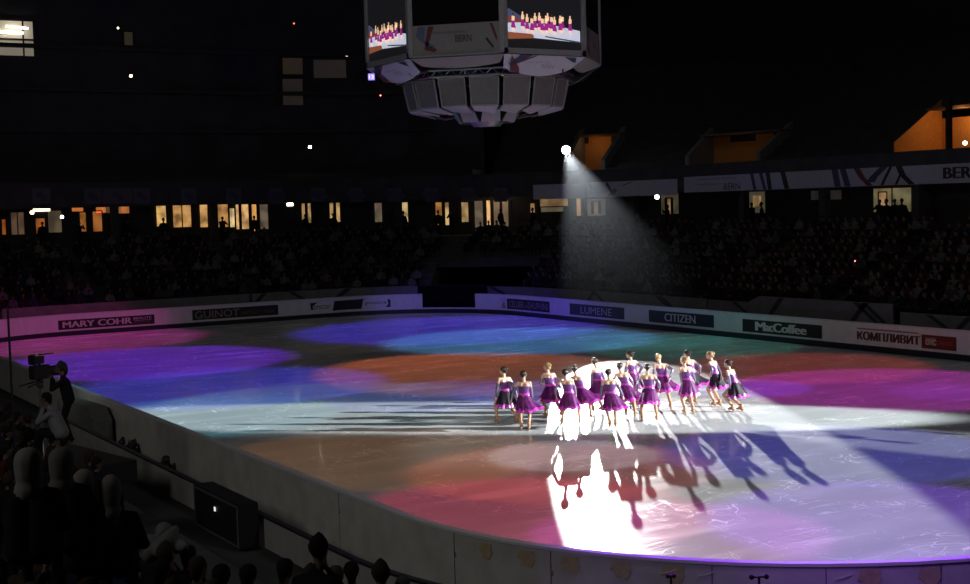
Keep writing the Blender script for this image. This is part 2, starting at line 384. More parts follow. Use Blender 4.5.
m2 = MB(); strip(m2, S_GAPR+.005, S_GAPL-.005, [(-.012, 0), (-.012, .24), (.02, .24), (.02, 0)], close=True); m2.obj('kick_strip', M_kick, root)

# ------------------------------------------------------------------ stands (setting)
ROW0, DD, Z0, DZ, NR = 3.2, .85, .95, .33, 10
s_from, s_to = S_FAR+6, PER-2*A-ARC+3
m2 = MB(); prof = [(2.9, -.05), (2.9, Z0)]
for k in range(NR): prof += [(ROW0+DD*(k+1), Z0+DZ*k), (ROW0+DD*(k+1), Z0+DZ*(k+1))]
prof += [(17.5, Z0+DZ*NR), (17.5, -.05)]
# the gate gap opens onto a dark tunnel: rows are cut there
strip(m2, s_from, S_GAPR-.2, prof, close=True, step=.8); strip(m2, S_GAPL+.2, s_to, prof, close=True, step=.8)
prof2 = [(8.0, Z0+DZ*5-.3), (8.0, Z0+DZ*5)]
for k in range(5, NR): prof2 += [(ROW0+DD*(k+1), Z0+DZ*k), (ROW0+DD*(k+1), Z0+DZ*(k+1))]
prof2 += [(17.5, Z0+DZ*NR), (17.5, Z0+DZ*5-.3)]
strip(m2, S_GAPR-.2, S_GAPL+.2, prof2, close=True, step=.8)
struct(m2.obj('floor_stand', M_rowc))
ZC = Z0+DZ*NR       # concourse level
DW = 15.0
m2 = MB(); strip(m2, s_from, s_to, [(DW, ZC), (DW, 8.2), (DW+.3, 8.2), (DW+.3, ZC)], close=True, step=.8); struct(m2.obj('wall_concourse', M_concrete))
m2 = MB(); strip(m2, s_from, s_to, [(12.4, 7.9), (12.4, 8.15), (DW+.3, 8.15), (DW+.3, 7.9)], close=True, step=.8); struct(m2.obj('ceiling_concourse', M_concrete))
m2 = MB()
for i, s in enumerate(np.arange(s_from+2, s_to, 6.4)): 
    p = ring(s, 12.7, 0); n = ring_n(s); rz = math.atan2(n.y, n.x); m2.box((p.x, p.y, (ZC+7.9)/2), (.22, .22, (7.9-ZC)/2), rz)
struct(m2.obj('pillar_concourse', M_concrete))
# fascia: side stand banner, end stand fascia
S_CORN = ray_ring(515, 190, 12.3)[0]; S_CORN2 = ray_ring(486, 190, 12.3)[0]
m2 = MB(); strip(m2, s_from, s_to, [(12.32, 6.75), (12.32, 8.3), (12.42, 8.3), (12.42, 6.75)], close=True, step=.8); struct(m2.obj('trim_fascia', M_concrete))

def fbanner(x0, x1, y0t, y0b, label, fn=None, m=None, grp=None, extra=()):
    d = 12.28; sA, zt = ray_ring(x0, y0t, d); sB, _ = ray_ring(x1, y0t, d); zb = ray_ring(x0, y0b, d)[1]
    root = empty('fascia_banner'); tag(root, label, 'banner', grp)
    q = MB(); strip(q, sB, sA, [(d, zb), (d, zt), (d+.03, zt), (d+.03, zb)], close=True); q.obj('banner_cloth', m or M_fascia, root)
    if fn:
        q = MB(); fn(q, d-.012, zb, zt); q.obj('printing', [M_black, M_navy, M_swred] + list(extra), root)
    return root
def SD(x, y=185): return ray_ring(x, y, 12.28)[0]
def sw(q, d, pts, zb, zt, mi, w=2.5):
    for (xa, ta), (xb, tb) in zip(pts[:-1], pts[1:]):
        za, zb_ = zb+(zt-zb)*ta, zb+(zt-zb)*tb
        q.add([ring(SD(xa-w), d, za), ring(SD(xa+w), d, za), ring(SD(xb+w), d, zb_), ring(SD(xb-w), d, zb_)], [(0, 1, 2, 3)], mi)
def f(q, d, zb, zt):
    sw(q, d, [(590, .95), (598, .1)], zb, zt, 1, 2.5); sw(q, d, [(606, .95), (610, .5), (613, .05)], zb, zt, 0, 1.6)
    sw(q, d, [(608, .05), (617, .6), (632, .92)], zb, zt, 0, 1.1); sw(q, d, [(612, .1), (622, .75)], zb, zt, 2, 1)
fbanner(533, 585, 185.0, 199.5, 'dim grey balcony banner above the slatted opening, lit by the beam')
fbanner(586, 677, 182.6, 197.5, 'grey balcony banner with branching black swoosh, right of the beam', f)
def f(q, d, zb, zt):
    h = zt-zb
    write_ring(q, 'BERN', SD(724), SD(740), zb+.1*h, zb+.48*h, d, 0); write_ring(q, 'WORLD FIGURE SKATING', SD(697), SD(736), zb+.75*h, zb+.86*h, d, 1); write_ring(q, 'CHAMPIONSHIPS', SD(697), SD(721), zb+.42*h, zb+.52*h, d, 1)
    sw(q, d, [(752, 1), (755, .02)], zb, zt, 1, 1.6); sw(q, d, [(761, 1), (765, .02)], zb, zt, 1, 1.6); sw(q, d, [(768, 1), (770, .02)], zb, zt, 0, 2); sw(q, d, [(783, 1), (787, .02)], zb, zt, 0, 2.4)
    sw(q, d, [(835, 1), (838, .02)], zb, zt, 1, 3.2); sw(q, d, [(843, 1), (848, .02)], zb, zt, 1, 3); sw(q, d, [(857, 1), (862, .5), (870, .02)], zb, zt, 2, 3)
    sw(q, d, [(884, 1), (874, .5), (871, .2)], zb, zt, 1, 4); sw(q, d, [(891, 1), (882, .02)], zb, zt, 0, 1.6); sw(q, d, [(899, 1), (903, .5), (912, .02)], zb, zt, 0, 3.2); sw(q, d, [(901, .6), (896, .02)], zb, zt, 0, 1.3)
    write_ring(q, 'BERN', SD(944), SD(984), zb+.24*h, zb+.82*h, d, 0, bold=.03)
fbanner(684, 985, 177.2, 192.6, 'long grey balcony banner with BERN lettering and swooshes at the right', f)
for i, (x0, x1) in enumerate(((32, 50), (84, 101), (102, 132), (133, 150), (181, 196), (226, 241), (269, 283), (311, 325), (350, 362), (388, 401), (425, 438), (461, 473), (494, 507))):
    b = fbanner(x0, x1, 188.5, 204.0-(2 if x0 > 300 else 0), 'small dim square banner hanging from the end-stand balcony fascia', lambda q, d, zb, zt, x0=x0, x1=x1: [q.add([ring(SD((x0+x1)/2+ox)+.22*math.cos(t*PI/6), d, (zb+zt)/2+oz+.22*math.sin(t*PI/6)) for t in range(12)], [tuple(range(12))], 3) for ox, oz in ((-2, .1), (2, -.1))], mat('small_banner', (.085, .085, .105), .8), 'small banners along the end-stand balcony', (mat('small_print', (.055, .055, .08), .8),))

# concourse windows and doorways, lit from inside
W = [(0, 7, 219, 229, (1, .32, .07), .35), (10, 24, 212, 229, (.8, .5, .28), .12), (33, 50, 208.5, 211.5, (1, .85, .6), 3), (35, 45, 218, 228, (1, .35, .1), .35), (48, 61, 211, 227, (.8, .6, .35), .10),
     (72, 83, 206, 211.5, (1, .32, .1), .6), (79, 86, 212, 226, (1, .42, .12), .3), (92, 102, 211, 226, (1, .4, .13), .3), (96, 106, 205, 213, (1, .38, .15), .55), (107, 113, 206, 213, (1, .6, .45), .25), (115, 129, 205, 213.5, (1, .38, .14), .55),
     (155.5, 166, 204.5, 221, (1, .68, .3), .8), (172, 191, 204.5, 222, (1, .6, .26), .55), (199, 216, 204, 222, (1, .62, .28), .7), (217, 228, 204, 222, (1, .58, .25), .5), (229, 234.5, 208, 222, (1, .85, .55), 1.1), (235, 249.5, 204, 224, (1, .66, .34), .75), (250, 257.5, 204, 226, (1, .55, .2), .95), (258, 269, 204, 224, (.8, .6, .4), .16),
     (287, 293, 203, 206, (1, .95, .75), 6), (300, 312, 203, 218, (1, .7, .4), .5), (328, 341, 202.5, 217, (1, .72, .4), .7), (373, 383, 202.5, 217, (.8, .6, .4), .18), (398, 409, 202, 217, (1, .82, .5), .7), (434, 443, 202, 220, (1, .5, .18), .4), (443.5, 450, 202, 220, (1, .75, .45), .6), (460, 469.5, 202, 217, (1, .75, .45), .45),
     (473, 484, 200.5, 228, (.8, .65, .45), .14), (485, 491.5, 200, 230, (1, .68, .38), .8), (492, 509.5, 200, 230, (.8, .62, .42), .13), (529, 536, 203, 216, (1, .7, .42), .28), (540, 567.5, 199, 206.5, (1, .75, .48), .22), (541, 563, 207.5, 212, (.8, .68, .45), .12), (575, 582, 198, 216, (1, .7, .45), .42), (587, 605, 199, 216, (.75, .66, .45), .06), (592.5, 599.5, 201, 214, (1, .8, .6), .15),
     (661, 678, 194, 214, (.75, .68, .4), .07), (666, 672, 198, 214, (1, .75, .45), .2), (748, 764.5, 192, 213, (.75, .68, .4), .06), (753, 760, 196, 206, (1, .72, .42), .3), (873, 912, 188, 212, (.85, .72, .36), .17), (878.5, 887, 192, 212, (1, .68, .42), .38), (811, 841, 191, 200, (.75, .66, .4), .012)]
def lit_mat(name, c, e):
    m = mat(name, (c[0], c[1]*.86, c[2]*.62) if e < 1.5 and c[0] == 1 else c, .5, emit=e)
    if e < 1.5:      # noise put into the pane's glow: lighter and darker patches like a lit room
        nt = m.node_tree; t = nt.nodes.new('ShaderNodeTexNoise'); t.inputs['Scale'].default_value = 1.7; t.inputs['Detail'].default_value = 4; g = nt.nodes.new('ShaderNodeTexCoord'); nt.links.new(g.outputs['Object'], t.inputs['Vector'])
        q = nt.nodes.new('ShaderNodeMapRange'); q.inputs['From Min'].default_value = .35; q.inputs['From Max'].default_value = .62; q.inputs['To Min'].default_value = e*.35; q.inputs['To Max'].default_value = e*1.35
        nt.links.new(t.outputs['Fac'], q.inputs['Value']); nt.links.new(q.outputs['Result'], nt.nodes['Principled BSDF'].inputs['Emission Strength'])
    return m
for i, (x0, x1, y0, y1, c, e) in enumerate(W):
    d = DW-.06-(.05 if i in (35, 37, 39, 41) else 0); sA, zt = ray_ring(x0, y0, d); sB, _ = ray_ring(x1, y0, d); zb = max(ZC+.02, ray_ring(x0, y1, d)[1]-(.35 if x0 < 530 and e < 2 and y1 > 214 else 0))
    root = empty('window_%d' % (i+1)); struct(root)
    q = MB(); strip(q, sB, sA, [(d, zb), (d, zt), (d+.03, zt), (d+.03, zb)], close=True)
    q.obj('pane', lit_mat('lit_%d' % i, c, e*(1.0 if e > 1.5 else .75)), root)
    if e > .1 and zt-zb > .6:
        q = MB(); w = .035
        for s in ([sA, sB] if x1-x0 < 12 else [sA, (sA+sB)/2, sB]): strip(q, s-w, s+w, [(d-.03, zb), (d-.03, zt), (d, zt), (d, zb)], close=True)
        strip(q, sB, sA, [(d-.03, zt-.04), (d-.03, zt+.03), (d, zt+.03), (d, zt-.04)], close=True)
        q.obj('window_frame', mat('window_frame', (.05, .04, .03), .6), root)

# upper building: end facade and side-stand upper tier
S_UP = ray_ring(470, 150, 13)[0]
m2 = MB(); strip(m2, S_UP, s_to, [(13.6, 8.3), (13.6, 8.7), (17, 8.7), (17, 24), (18, 24), (18, 8.3)], close=True, step=.8); struct(m2.obj('wall_end', mat('facade_dark', (.03, .03, .032), .85, noise=.3, nscale=.6)))
for k, z in enumerate((11.6, 14.2, 16.9)):
    m2 = MB(); strip(m2, S_UP+1, s_to, [(16.5, z), (16.5, z+.25), (17, z+.25), (17, z)], close=True, step=.8); struct(m2.obj('trim_%d' % (k+1), M_concrete))
# upper tier rows with three openings left in them
holes = [(566, 609, 5), (690, 768, 4), (902, 1000, 5)]
UD, UZ, ud, uz, UN = 20.3, 8.6, .80, .50, 17
hs = [(ray_ring(b, 150, 21)[0], ray_ring(a, 150, 21)[0], n) for a, b, n in holes]
m2 = MB(); M_up = mat('upper_seats', (.028, .028, .032), .8, noise=.3, nscale=1)
for k in range(UN):
    cuts = sorted([(a, b) for a, b, n in hs if k < n]); s = s_from
    z = UZ+uz*k; d = UD+ud*k; pr = [(d, z-.5), (d, z+.02), (d+.45, z+.02), (d+.5, z+.32), (d+.56, z+.32), (d+.56, z+.02), (d+ud+.02, z+.02), (d+ud+.02, z-.5)]
    for a, b in cuts+[(S_UP, S_UP)]:
        if a > s: strip(m2, s, a, pr, close=True, step=.9)
        s = b
struct(m2.obj('floor_upper_tier', M_up))
m2 = MB(); strip(m2, s_from, S_UP, [(12.42, 8.16), (12.42, 8.32), (20.3, 8.32), (20.3, 8.16)], close=True); struct(m2.obj('floor_deck', M_concrete))
M_org = mat('portal_orange', (.62, .27, .07), .8, noise=.1); M_brn = mat('portal_brown', (.16, .09, .05), .85, noise=.2)
for i, (a, b, n) in enumerate(hs):
    dd = UD+ud*n; zt = UZ+uz*n; m2 = MB()
    strip(m2, a, b, [(dd, 8.2), (dd, zt+.0), (dd+.1, zt+.0), (dd+.1, 8.2)], close=True); struct(m2.obj('wall_portal', M_org))
    m2 = MB(); strip(m2, a, b, [(UD-.3, 8.2), (UD-.3, 8.42), (dd, 8.42), (dd, 8.2)], close=True); struct(m2.obj('floor_portal', M_brn))
    m2 = MB()
    for s in (a+.01, b-.09):
        m2.add([ring(s+o, d, z) for o in (0, .08) for d, z in ((UD, 8.42), (UD, 9.2), (dd, zt+.6), (dd, 8.42))], [(0, 1, 2, 3), (7, 6, 5, 4), (0, 3, 7, 4), (1, 5, 6, 2), (3, 2, 6, 7), (0, 4, 5, 1)])
    struct(m2.obj('wall_parapet', M_org if i == 2 else mat('parapet', (.20, .20, .21), .8)))
    m2 = MB(); strip(m2, a, b, [(dd-1.3, zt-.05), (dd-1.3, zt+.1), (dd, zt+.1), (dd, zt-.05)], close=True); struct(m2.obj('ceiling_portal', M_brn))
a = ray_ring(949.5, 140, 20)[0]; b = ray_ring(945.5, 140, 20)[0]; m2 = MB(); strip(m2, a, b, [(20, 8.32), (20, 11.4), (20.25, 11.4), (20.25, 8.32)], close=True); struct(m2.obj('pillar_portal', M_blk))
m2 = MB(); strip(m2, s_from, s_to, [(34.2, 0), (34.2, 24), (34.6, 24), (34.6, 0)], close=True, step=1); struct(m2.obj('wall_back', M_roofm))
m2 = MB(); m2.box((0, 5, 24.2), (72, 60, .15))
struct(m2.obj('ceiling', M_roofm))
m2 = MB()
for k, yy in enumerate((-12, 0, 12, 24)):
    m2.tube([(-55, yy, 21), (55, yy, 21)], .14, 6); m2.tube([(-55, yy, 23.4), (55, yy, 23.4)], .14, 6)
    for q in range(-55, 55, 4): m2.tube([(q, yy, 21), (q+2, yy, 23.4), (q+4, yy, 21)], .07, 5)
tag(m2.obj('roof_truss', M_metal), 'long dark steel lattice trusses under the arena roof', 'roof truss')

def fac_window(i, x0, x1, y0, y1, c, e, d, bars, name):
    sA, zt = ray_ring(x0, y0, d); sB, _ = ray_ring(x1, y0, d); zb = ray_ring(x0, y1, d)[1]; root = empty(name); struct(root)
    q = MB(); strip(q, sB, sA, [(d, zb), (d, zt), (d+.03, zt), (d+.03, zb)], close=True); q.obj('pane', mat(name+'_lit', c, .5, emit=e), root)
    q = MB()
    for t in bars[0]: s = sA+(sB-sA)*t; strip(q, s-.05, s+.05, [(d-.05, zb), (d-.05, zt), (d-.005, zt), (d-.005, zb)], close=True)
    for t in bars[1]: z = zb+(zt-zb)*t; strip(q, sB, sA, [(d-.05, z-.06), (d-.05, z+.06), (d-.005, z+.06), (d-.005, z-.06)], close=True)
    q.obj('window_frame', M_blk, root); return root
fac_window(1, -6, 33, 19, 56, (.9, .8, .6), .16, 16.9, ((.9999, .72), (0, .47, 1)), 'window_60')
fac_window(2, 280, 304.5, 57, 75, (.5, .40, .22), .007, 16.9, ((0, 1), (0, 1)), 'window_61')
fac_window(3, 280, 304.5, 78, 106, (.45, .4, .28), .004, 16.9, ((0, 1), (0, 1)), 'window_62')
fac_window(4, 311, 348, 59, 79, (.45, .4, .26), .004, 16.9, ((0, 1), (0, 1)), 'window_63')
fac_window(5, 123, 133, 31, 46, (.5, .45, .25), .012, 16.9, ((0, 1), (0, 1)), 'window_64')
def tube_lamp(x0, x1, y, y1, label, e, w=.06, d=16.6):
    sA, z = ray_ring(x0, y, d); sB, z2 = ray_ring(x1, y1, d); root = empty('tube_lamp', ring(sA, d, z)); tag(root, label, 'lamp')
    p, q_ = ring(sA, d, z)-ring(sA, d, z), ring(sB, d, z2)-ring(sA, d, z)
    q = MB(); q.tube([p, q_], w, 8); q.obj('tube', mat('tube_glow_%d' % int(e*10), (1, .95, .85), emit=e), root)
    n = ring_n(sA)*(w+.03); q = MB(); q.tube([p+n, q_+n], w*.8, 6); q.obj('housing', M_metal, root); return root
tube_lamp(6, 28, 26, 28.5, 'upper bright tube lamp inside the lit room at the top left corner', 5, .07)
tube_lamp(0, 23, 32, 33, 'lower bright tube lamp inside the lit room at the top left corner', 5, .09)
tube_lamp(331.5, 347.5, 54.3, 55.2, 'bright white tube lamp over the dim upper windows left of the video cube', 7, .07)
def bulb(x, y, D, r, e, c, label, name='lamp'):
    p = Vector(at_dist(x, y, D)); root = empty(name, p); tag(root, label, 'lamp')
    q = MB(); q.ball((0, 0, 0), r, 12, 8); q.obj('bulb', mat('bulb_%s_%d' % (label[:9].replace(' ', ''), int(e*10)), c, emit=e), root, smooth=True)
    back = Vector((p.x-CX, p.y-CY, 0)).normalized()
    q = MB(); q.tube([back*r*.5, back*(r+.25)], [r*.7, r*.5], 10); q.obj('housing', M_blk, root); return root
bulb(310, 147, 92, .10, 30, (1, .8, .5), 'small warm lamp glowing on the dark end wall above the balcony', 'wall_lamp')
bulb(131, 76, 90, .09, 14, (1, .72, .4), 'small orange lamp on the upper left wall', 'wall_lamp')
bulb(118, 28, 90, .06, 8, (1, .8, .5), 'tiny dim lamp near the top left of the end wall', 'wall_lamp')
bulb(294, 23.5, 90, .04, 6, (1, .15, .05), 'tiny red light on the upper end wall', 'indicator_light')
bulb(657, 197, 76, .12, 20, (.9, 1, .9), 'round white lamp under the balcony banner, right of the beam', 'ceiling_lamp')
bulb(965, 143, 66, .10, 10, (1, .8, .5), 'small warm lamp inside the orange opening at the right edge', 'wall_lamp')
bulb(855, 261, 58, .03, 8, (1, .1, .1), 'tiny red light held in the dark right stand', 'indicator_light')
bulb(32, 212.5, 84, .12, 8, (1, .5, .2), 'orange glowing lamp at the left of the concourse', 'ceiling_lamp')
bulb(62, 217, 84, .10, 9, (1, 1, .85), 'small white lamp in the left concourse beside dark crowd', 'ceiling_lamp')
# orange light spilling in the right-hand upper openings
def area(name, loc, tgt, size, watts, col):
    l = bpy.data.lights.new(name, 'AREA'); l.energy = watts; l.color = col; l.size = size; o = bpy.data.objects.new(name, l); COL.objects.link(o); o.location = loc
    o.rotation_euler = (Vector(tgt)-Vector(loc)).to_track_quat('-Z', 'Y').to_euler(); return o
def point(name, loc, watts, col, r=.1):
    l = bpy.data.lights.new(name, 'POINT'); l.energy = watts; l.color = col; l.shadow_soft_size = r; o = bpy.data.objects.new(name, l); COL.objects.link(o); o.location = loc; return o
for i, (w) in enumerate((9, 1.2, 70)):
    a, b, n = hs[i]; s = a+(b-a)*(.55 if i < 2 else .62); point('portal_light', ring(s, UD+ud*n-1.4, UZ+uz*n-.5), w, (1, .55, .2))
wp = ring(near_s(88, 402)[0], 1.6, 1.7); point('board_fill_light', wp, 9, (1, .95, .88), .15)  # point fill added to brighten the near boards by the crew, no lamp built
point('lobby_light', ring(ray_ring(496, 205, 13.8)[0], 13.8, 7.4), 22, (1, .72, .42))

# ------------------------------------------------------------------ video cube
def cube_scene():
    root = empty('video_cube', (0, 0, 9.0)); tag(root, 'hanging octagonal video cube with lit screens over the centre of the ice', 'video cube')
    M_fr = mat('cube_frame', (.30, .30, .30), .5, noise=.05); M_pan = mat('cube_panel', (.24, .235, .22), .6, noise=.05); M_cl = mat('cube_cloth', (.50, .50, .56), .7, noise=.05)
    side = 3.27; ap = side*(1+math.sqrt(2))/2; zb, zt = 2.15, 7.5      # relative to z 9
    def face(k):
        t = k*PI/4; n = Vector((math.cos(t), math.sin(t), 0)); u = Vector((-math.sin(t), math.cos(t), 0)); return n, u
    def quad(m2, k, u0, u1, z0, z1, off=0, th=.04, mi=0):
        n, u = face(k)
        V = [n*(ap+off+e)+u*a+Vector((0, 0, z)) for e in (0, -th) for a, z in ((u0, z0), (u1, z0), (u1, z1), (u0, z1))]
        m2.add(V, [(0, 1, 2, 3), (7, 6, 5, 4), (0, 4, 5, 1), (1, 5, 6, 2), (2, 6, 7, 3), (3, 7, 4, 0)], mi)
    core = MB()
    for k in range(8): quad(core, k, -side/2+.02, side/2-.02, zb+.02, zt, -.16, .06)
    V = [face(k)[0]*(ap-.2)+face(k)[1]*(side/2-.03)+Vector((0, 0, zb+.03)) for k in range(8)]; core.add(V, [tuple(range(8))]); V = [v+Vector((0, 0, zt-zb)) for v in V]; core.add(V, [tuple(range(8))])
    core.obj('housing', M_blk, root)
    M_scr = mat('screen_black', (.008, .008, .009), .95, spec=.05)
    def picture(k, parent, flip=0):
        n, u = face(k); q = MB(); hw = side/2-.2; W0 = 2*hw
        def P(x, y, off): return n*(ap-.06+off)+u*(-hw+x*W0)+Vector((0, 0, zb+.06+y*1.95))
        # ice band with streaks
        q.add([P(0, .20 if 0 else .27, .0), P(1, .20, .0), P(1, .40, .0), P(.6, .48, .0), P(0, .50, .0)], [(0, 1, 2, 3, 4)], 0)
        q.add([P(0, .21, .001), P(.35, .24, .001), P(.35, .31, .001), P(0, .33, .001)], [(0, 1, 2, 3)], 5)
        q.add([P(0, .48, .001), P(.22, .50, .001), P(.18, .60, .001), P(.02, .72, .001), P(0, .72, .001)], [(0, 1, 2, 3, 4)], 4)
        q.add([P(0, .50, .002), P(.2, .50, .002), P(.16, .56, .002), P(0, .58, .002)], [(0, 1, 2, 3)], 6)
        for j in range(9):
            x = .5+.055*j; y = .27-.008*j; q.add([P(x, y, .002), P(x+.16, y-.03, .002), P(x+.17, y-.018, .002), P(x+.01, y+.02, .002)], [(0, 1, 2, 3)], 3)
        xs = [.07, .20, .26, .325, .37, .43, .47, .52, .545, .60, .64, .72, .75, .86]
        for j, x in enumerate(xs):
            y = .34+.03*math.sin(j*1.7); w = .026; h = .105
            q.add([P(x-w*.5, y, .004), P(x-w*.1, y, .004), P(x+.2*w, y+h, .004), P(x-.5*w, y+h, .004)], [(0, 1, 2, 3)], 1)
            q.add([P(x+w*.4, y-.02, .004), P(x+w*.9, y-.02, .004), P(x+w*.6, y+h, .004), P(x, y+h, .004)], [(0, 1, 2, 3)], 1)
            q.add([P(x-w*1.2, y+.6*h, .006), P(x+w*1.4, y+.55*h, .006), P(x+.6*w, y+1.7*h, .006), P(x-.6*w, y+1.75*h, .006)], [(0, 1, 2, 3)], 2)
            q.add([P(x-w*.75, y+1.7*h, .007), P(x+w*.75, y+1.7*h, .007), P(x+.9*w, y+2.4*h, .007), P(x-.6*w, y+2.5*h, .007)], [(0, 1, 2, 3)], 1)
            q.add([P(x-w*.3, y+2.45*h, .008), P(x+w*.4, y+2.45*h, .008), P(x+.4*w, y+2.95*h, .008), P(x-.3*w, y+2.95*h, .008)], [(0, 1, 2, 3)], 1 if j % 3 else 7)
        q.obj('picture', [mat('pic_ice', (.62, .66, .78), emit=.75), mat('pic_skin', (1, .62, .38), emit=.85), mat('pic_purple', (.42, .03, .30), emit=.55), mat('pic_streak', (.12, .13, .2), emit=.35), mat('pic_wall', (.10, .11, .2), emit=.5), mat('pic_red', (.4, .12, .06), emit=.5), mat('pic_red2', (.35, .06, .04), emit=.5), mat('pic_dark', (.1, .05, .04), emit=.3)], parent)
    M_dark = mat('pic_background', (.02, .02, .024), .4, emit=.3)
    for k in range(8):
        lit = k in (0, 6)
        fr = MB(); quad(fr, k, -side/2, -side/2+.15, zb, zt, 0, .15); quad(fr, k, side/2-.15, side/2, zb, zt, 0, .15)
        if lit:
            quad(fr, k, -side/2, side/2, zb, zb+.18, 0, .15); f_ = fr.obj('screen_frame', M_fr, root)
            q = MB(); quad(q, k, -side/2+.15, side/2-.15, zb+.18, zt, -.07, .05); s_ = q.obj('screen', M_dark, root); picture(k, s_)
        elif k % 2:
            quad(fr, k, -side/2, side/2, zb, zb+.05, 0, .15); fr.obj('panel_frame', M_fr, root)
            q = MB(); quad(q, k, -side/2+.15, side/2-.15, zb+1.05, zt, -.07, .05); q.obj('dark_panel', M_scr, root)
            q = MB(); quad(q, k, -side/2+.15, side/2-.15, zb+.05, zb+1.05, -.05, .05); pn = q.obj('lower_panel', M_pan, root)
            n, u = face(k); V, F = text_mesh('BERN'); q = MB(); q.add([n*(ap-.03)+u*(-.02+.55*x)+Vector((0, 0, zb+.45+.22*y)) for x, y in V], F, 0)
            V, F = text_mesh('WORLD FIGURE SKATING CHAMPIONSHIPS'); q.add([n*(ap-.03)+u*(-.9+1.2*x)+Vector((0, 0, zb+.74+.07*y)) for x, y in V], F, 2)
            for pts, mi in (([(-1.3, .95), (-1.38, .65), (-1.0, .30), (-.85, .16), (-.72, .3), (-1.1, .5), (-1.05, .95)], 2), ([(-.95, .95), (-1.1, .2), (-.75, .1), (-.65, .18), (-.95, .35), (-.75, .95)], 1), ([(1.15, .95), (1.38, .35), (1.4, .5), (1.25, .95)], 1), ([(1.0, .45), (1.25, .12), (1.28, .2), (1.05, .5)], 0)):
                q.add([n*(ap-.035)+u*a+Vector((0, 0, zb+.05+z)) for a, z in pts], [tuple(range(len(pts)))], mi)
            q.obj('printing', [M_black, M_swred, mat('cube_blue', (.10, .14, .24), .7)], pn)
        else:
            fr.obj('panel_frame', M_fr, root); q = MB(); quad(q, k, -side/2+.15, side/2-.15, zb, zt, -.07, .05); q.obj('dark_panel', M_scr, root)
        # banner skirt hung below every face, leaning inwards
        n, u = face(k); q = MB(); V = []; K = 12
        for i in range(K+1):
            a = -1+2*i/K; z1 = -.38-.24*(1-a*a) if k % 2 == 0 else -.22-.10*(1-a*a)
            V += [n*(ap-.02)+u*(a*(side/2-.02))+Vector((0, 0, zb-.03)), n*(ap-.55)+u*(a*(side/2-.30))+Vector((0, 0, zb-.03+z1))]
        V += [v-n*.03 for v in V]; m_ = 2*(K+1)
        F = [(2*i, 2*i+2, 2*i+3, 2*i+1) for i in range(K)]+[(m_+2*i, m_+2*i+1, m_+2*i+3, m_+2*i+2) for i in range(K)]+[(2*i+1, 2*i+3, m_+2*i+3, m_+2*i+1) for i in range(K)]
        q.add(V, F); sk = q.obj('banner_skirt', M_cl if k % 2 == 0 else M_pan, root)
        if k % 2 == 0:
            q = MB(); base = n*(ap-.01); sl = n*(-.53)+Vector((0, 0, -.65))
            def S(a, t): return n*(ap-.0)+u*a+Vector((0, 0, zb-.03))+(n*(-.53)+Vector((0, 0, -.56)))*t+n*.012
            for pts, mi in (([(-1.35, .03), (-1.15, .9), (-.75, 1.0), (-.85, .7), (-1.0, .5), (-.3, .03), (-.42, .03), (-1.05, .4)], 1), ([(-1.0, .02), (-1.3, .5), (-1.2, .62), (-.5, .02)], 2), ([(.75, .05), (1.15, .3), (1.3, .35), (1.25, .08)], 2), ([(.85, .7), (1.0, .98), (.95, .7)], 1)):
                q.add([S(a, t) for a, t in pts], [tuple(range(len(pts)))], mi)
            V2, F2 = text_mesh('BERN'); q.add([S(.0+.5*x, .72-.24*y) for x, y in V2], F2, 3); V2, F2 = text_mesh('WORLD FIGURE SKATING'); q.add([S(-.6+.9*x, .42-.07*y) for x, y in V2], F2, 3)
            q.obj('printing', [M_black, M_swred, M_navy, mat('cube_grey', (.25, .25, .28), .7)], sk)
    # truss ring
    q = MB()
    for z in (1.58, 1.80):
        for k in range(8): q.tube([(face(k)[0]*2.95+face(k)[1]*-1.22)+Vector((0, 0, z)), (face(k)[0]*2.95+face(k)[1]*1.22)+Vector((0, 0, z))], .05, 6)
    for k in range(8):
        for i in range(5):
            a = -1.2+.48*i; q.tube([face(k)[0]*2.95+face(k)[1]*a+Vector((0, 0, 1.58)), face(k)[0]*2.95+face(k)[1]*(a+.24)+Vector((0, 0, 1.80)), face(k)[0]*2.95+face(k)[1]*(a+.48)+Vector((0, 0, 1.58))], .025, 5)
    for k in range(8): q.tube([face(k)[0]*2.9+Vector((0, 0, 1.6)), face(k)[0]*2.9+Vector((0, 0, 2.2))], .03, 5)
    q.obj('truss_ring', M_metal, root)
    # lower ring of 16 panels with gaps, slightly narrower at the foot
    M_lp = mat('lower_panels', (.17, .165, .15), .6, noise=.08); M_lf = mat('lower_flaps', (.33, .33, .33), .6)
    K = 16
    for k in range(K):
        t0 = 2*PI*(k+.08)/K+.03; t1 = 2*PI*(k+.92)/K+.03; q = MB(); r1, r0 = 2.98, 2.78; z1, z0 = 1.52, .60
        c = [Vector((math.cos(t), math.sin(t), 0)) for t in (t0, t1)]
        V = [c[0]*r0+Vector((0, 0, z0)), c[1]*r0+Vector((0, 0, z0)), c[1]*r1+Vector((0, 0, z1)), c[0]*r1+Vector((0, 0, z1))]; V += [v*1 - (c[0]+c[1])*.03 for v in V]
        q.add(V, [(0, 1, 2, 3), (7, 6, 5, 4), (0, 4, 5, 1), (1, 5, 6, 2), (2, 6, 7, 3), (3, 7, 4, 0)]); lp = q.obj('lower_screen', M_lp, root)
        q = MB(); ed = [V[0], V[1], V[2], V[3], V[0]]
        for a, b in zip(ed[:-1], ed[1:]): q.tube([a, b], .025, 5)
        q.obj('screen_edge', M_fr, lp)
        q = MB(); cm = (c[0]+c[1])/2; tc = 1.1
        V = [c[0]*2.76+Vector((0, 0, .56)), c[1]*2.76+Vector((0, 0, .56)), c[1]*1.9+Vector((0, 0, .34)), c[0]*2.15+Vector((0, 0, .44))]; V += [v+Vector((0, 0, .04)) for v in V]
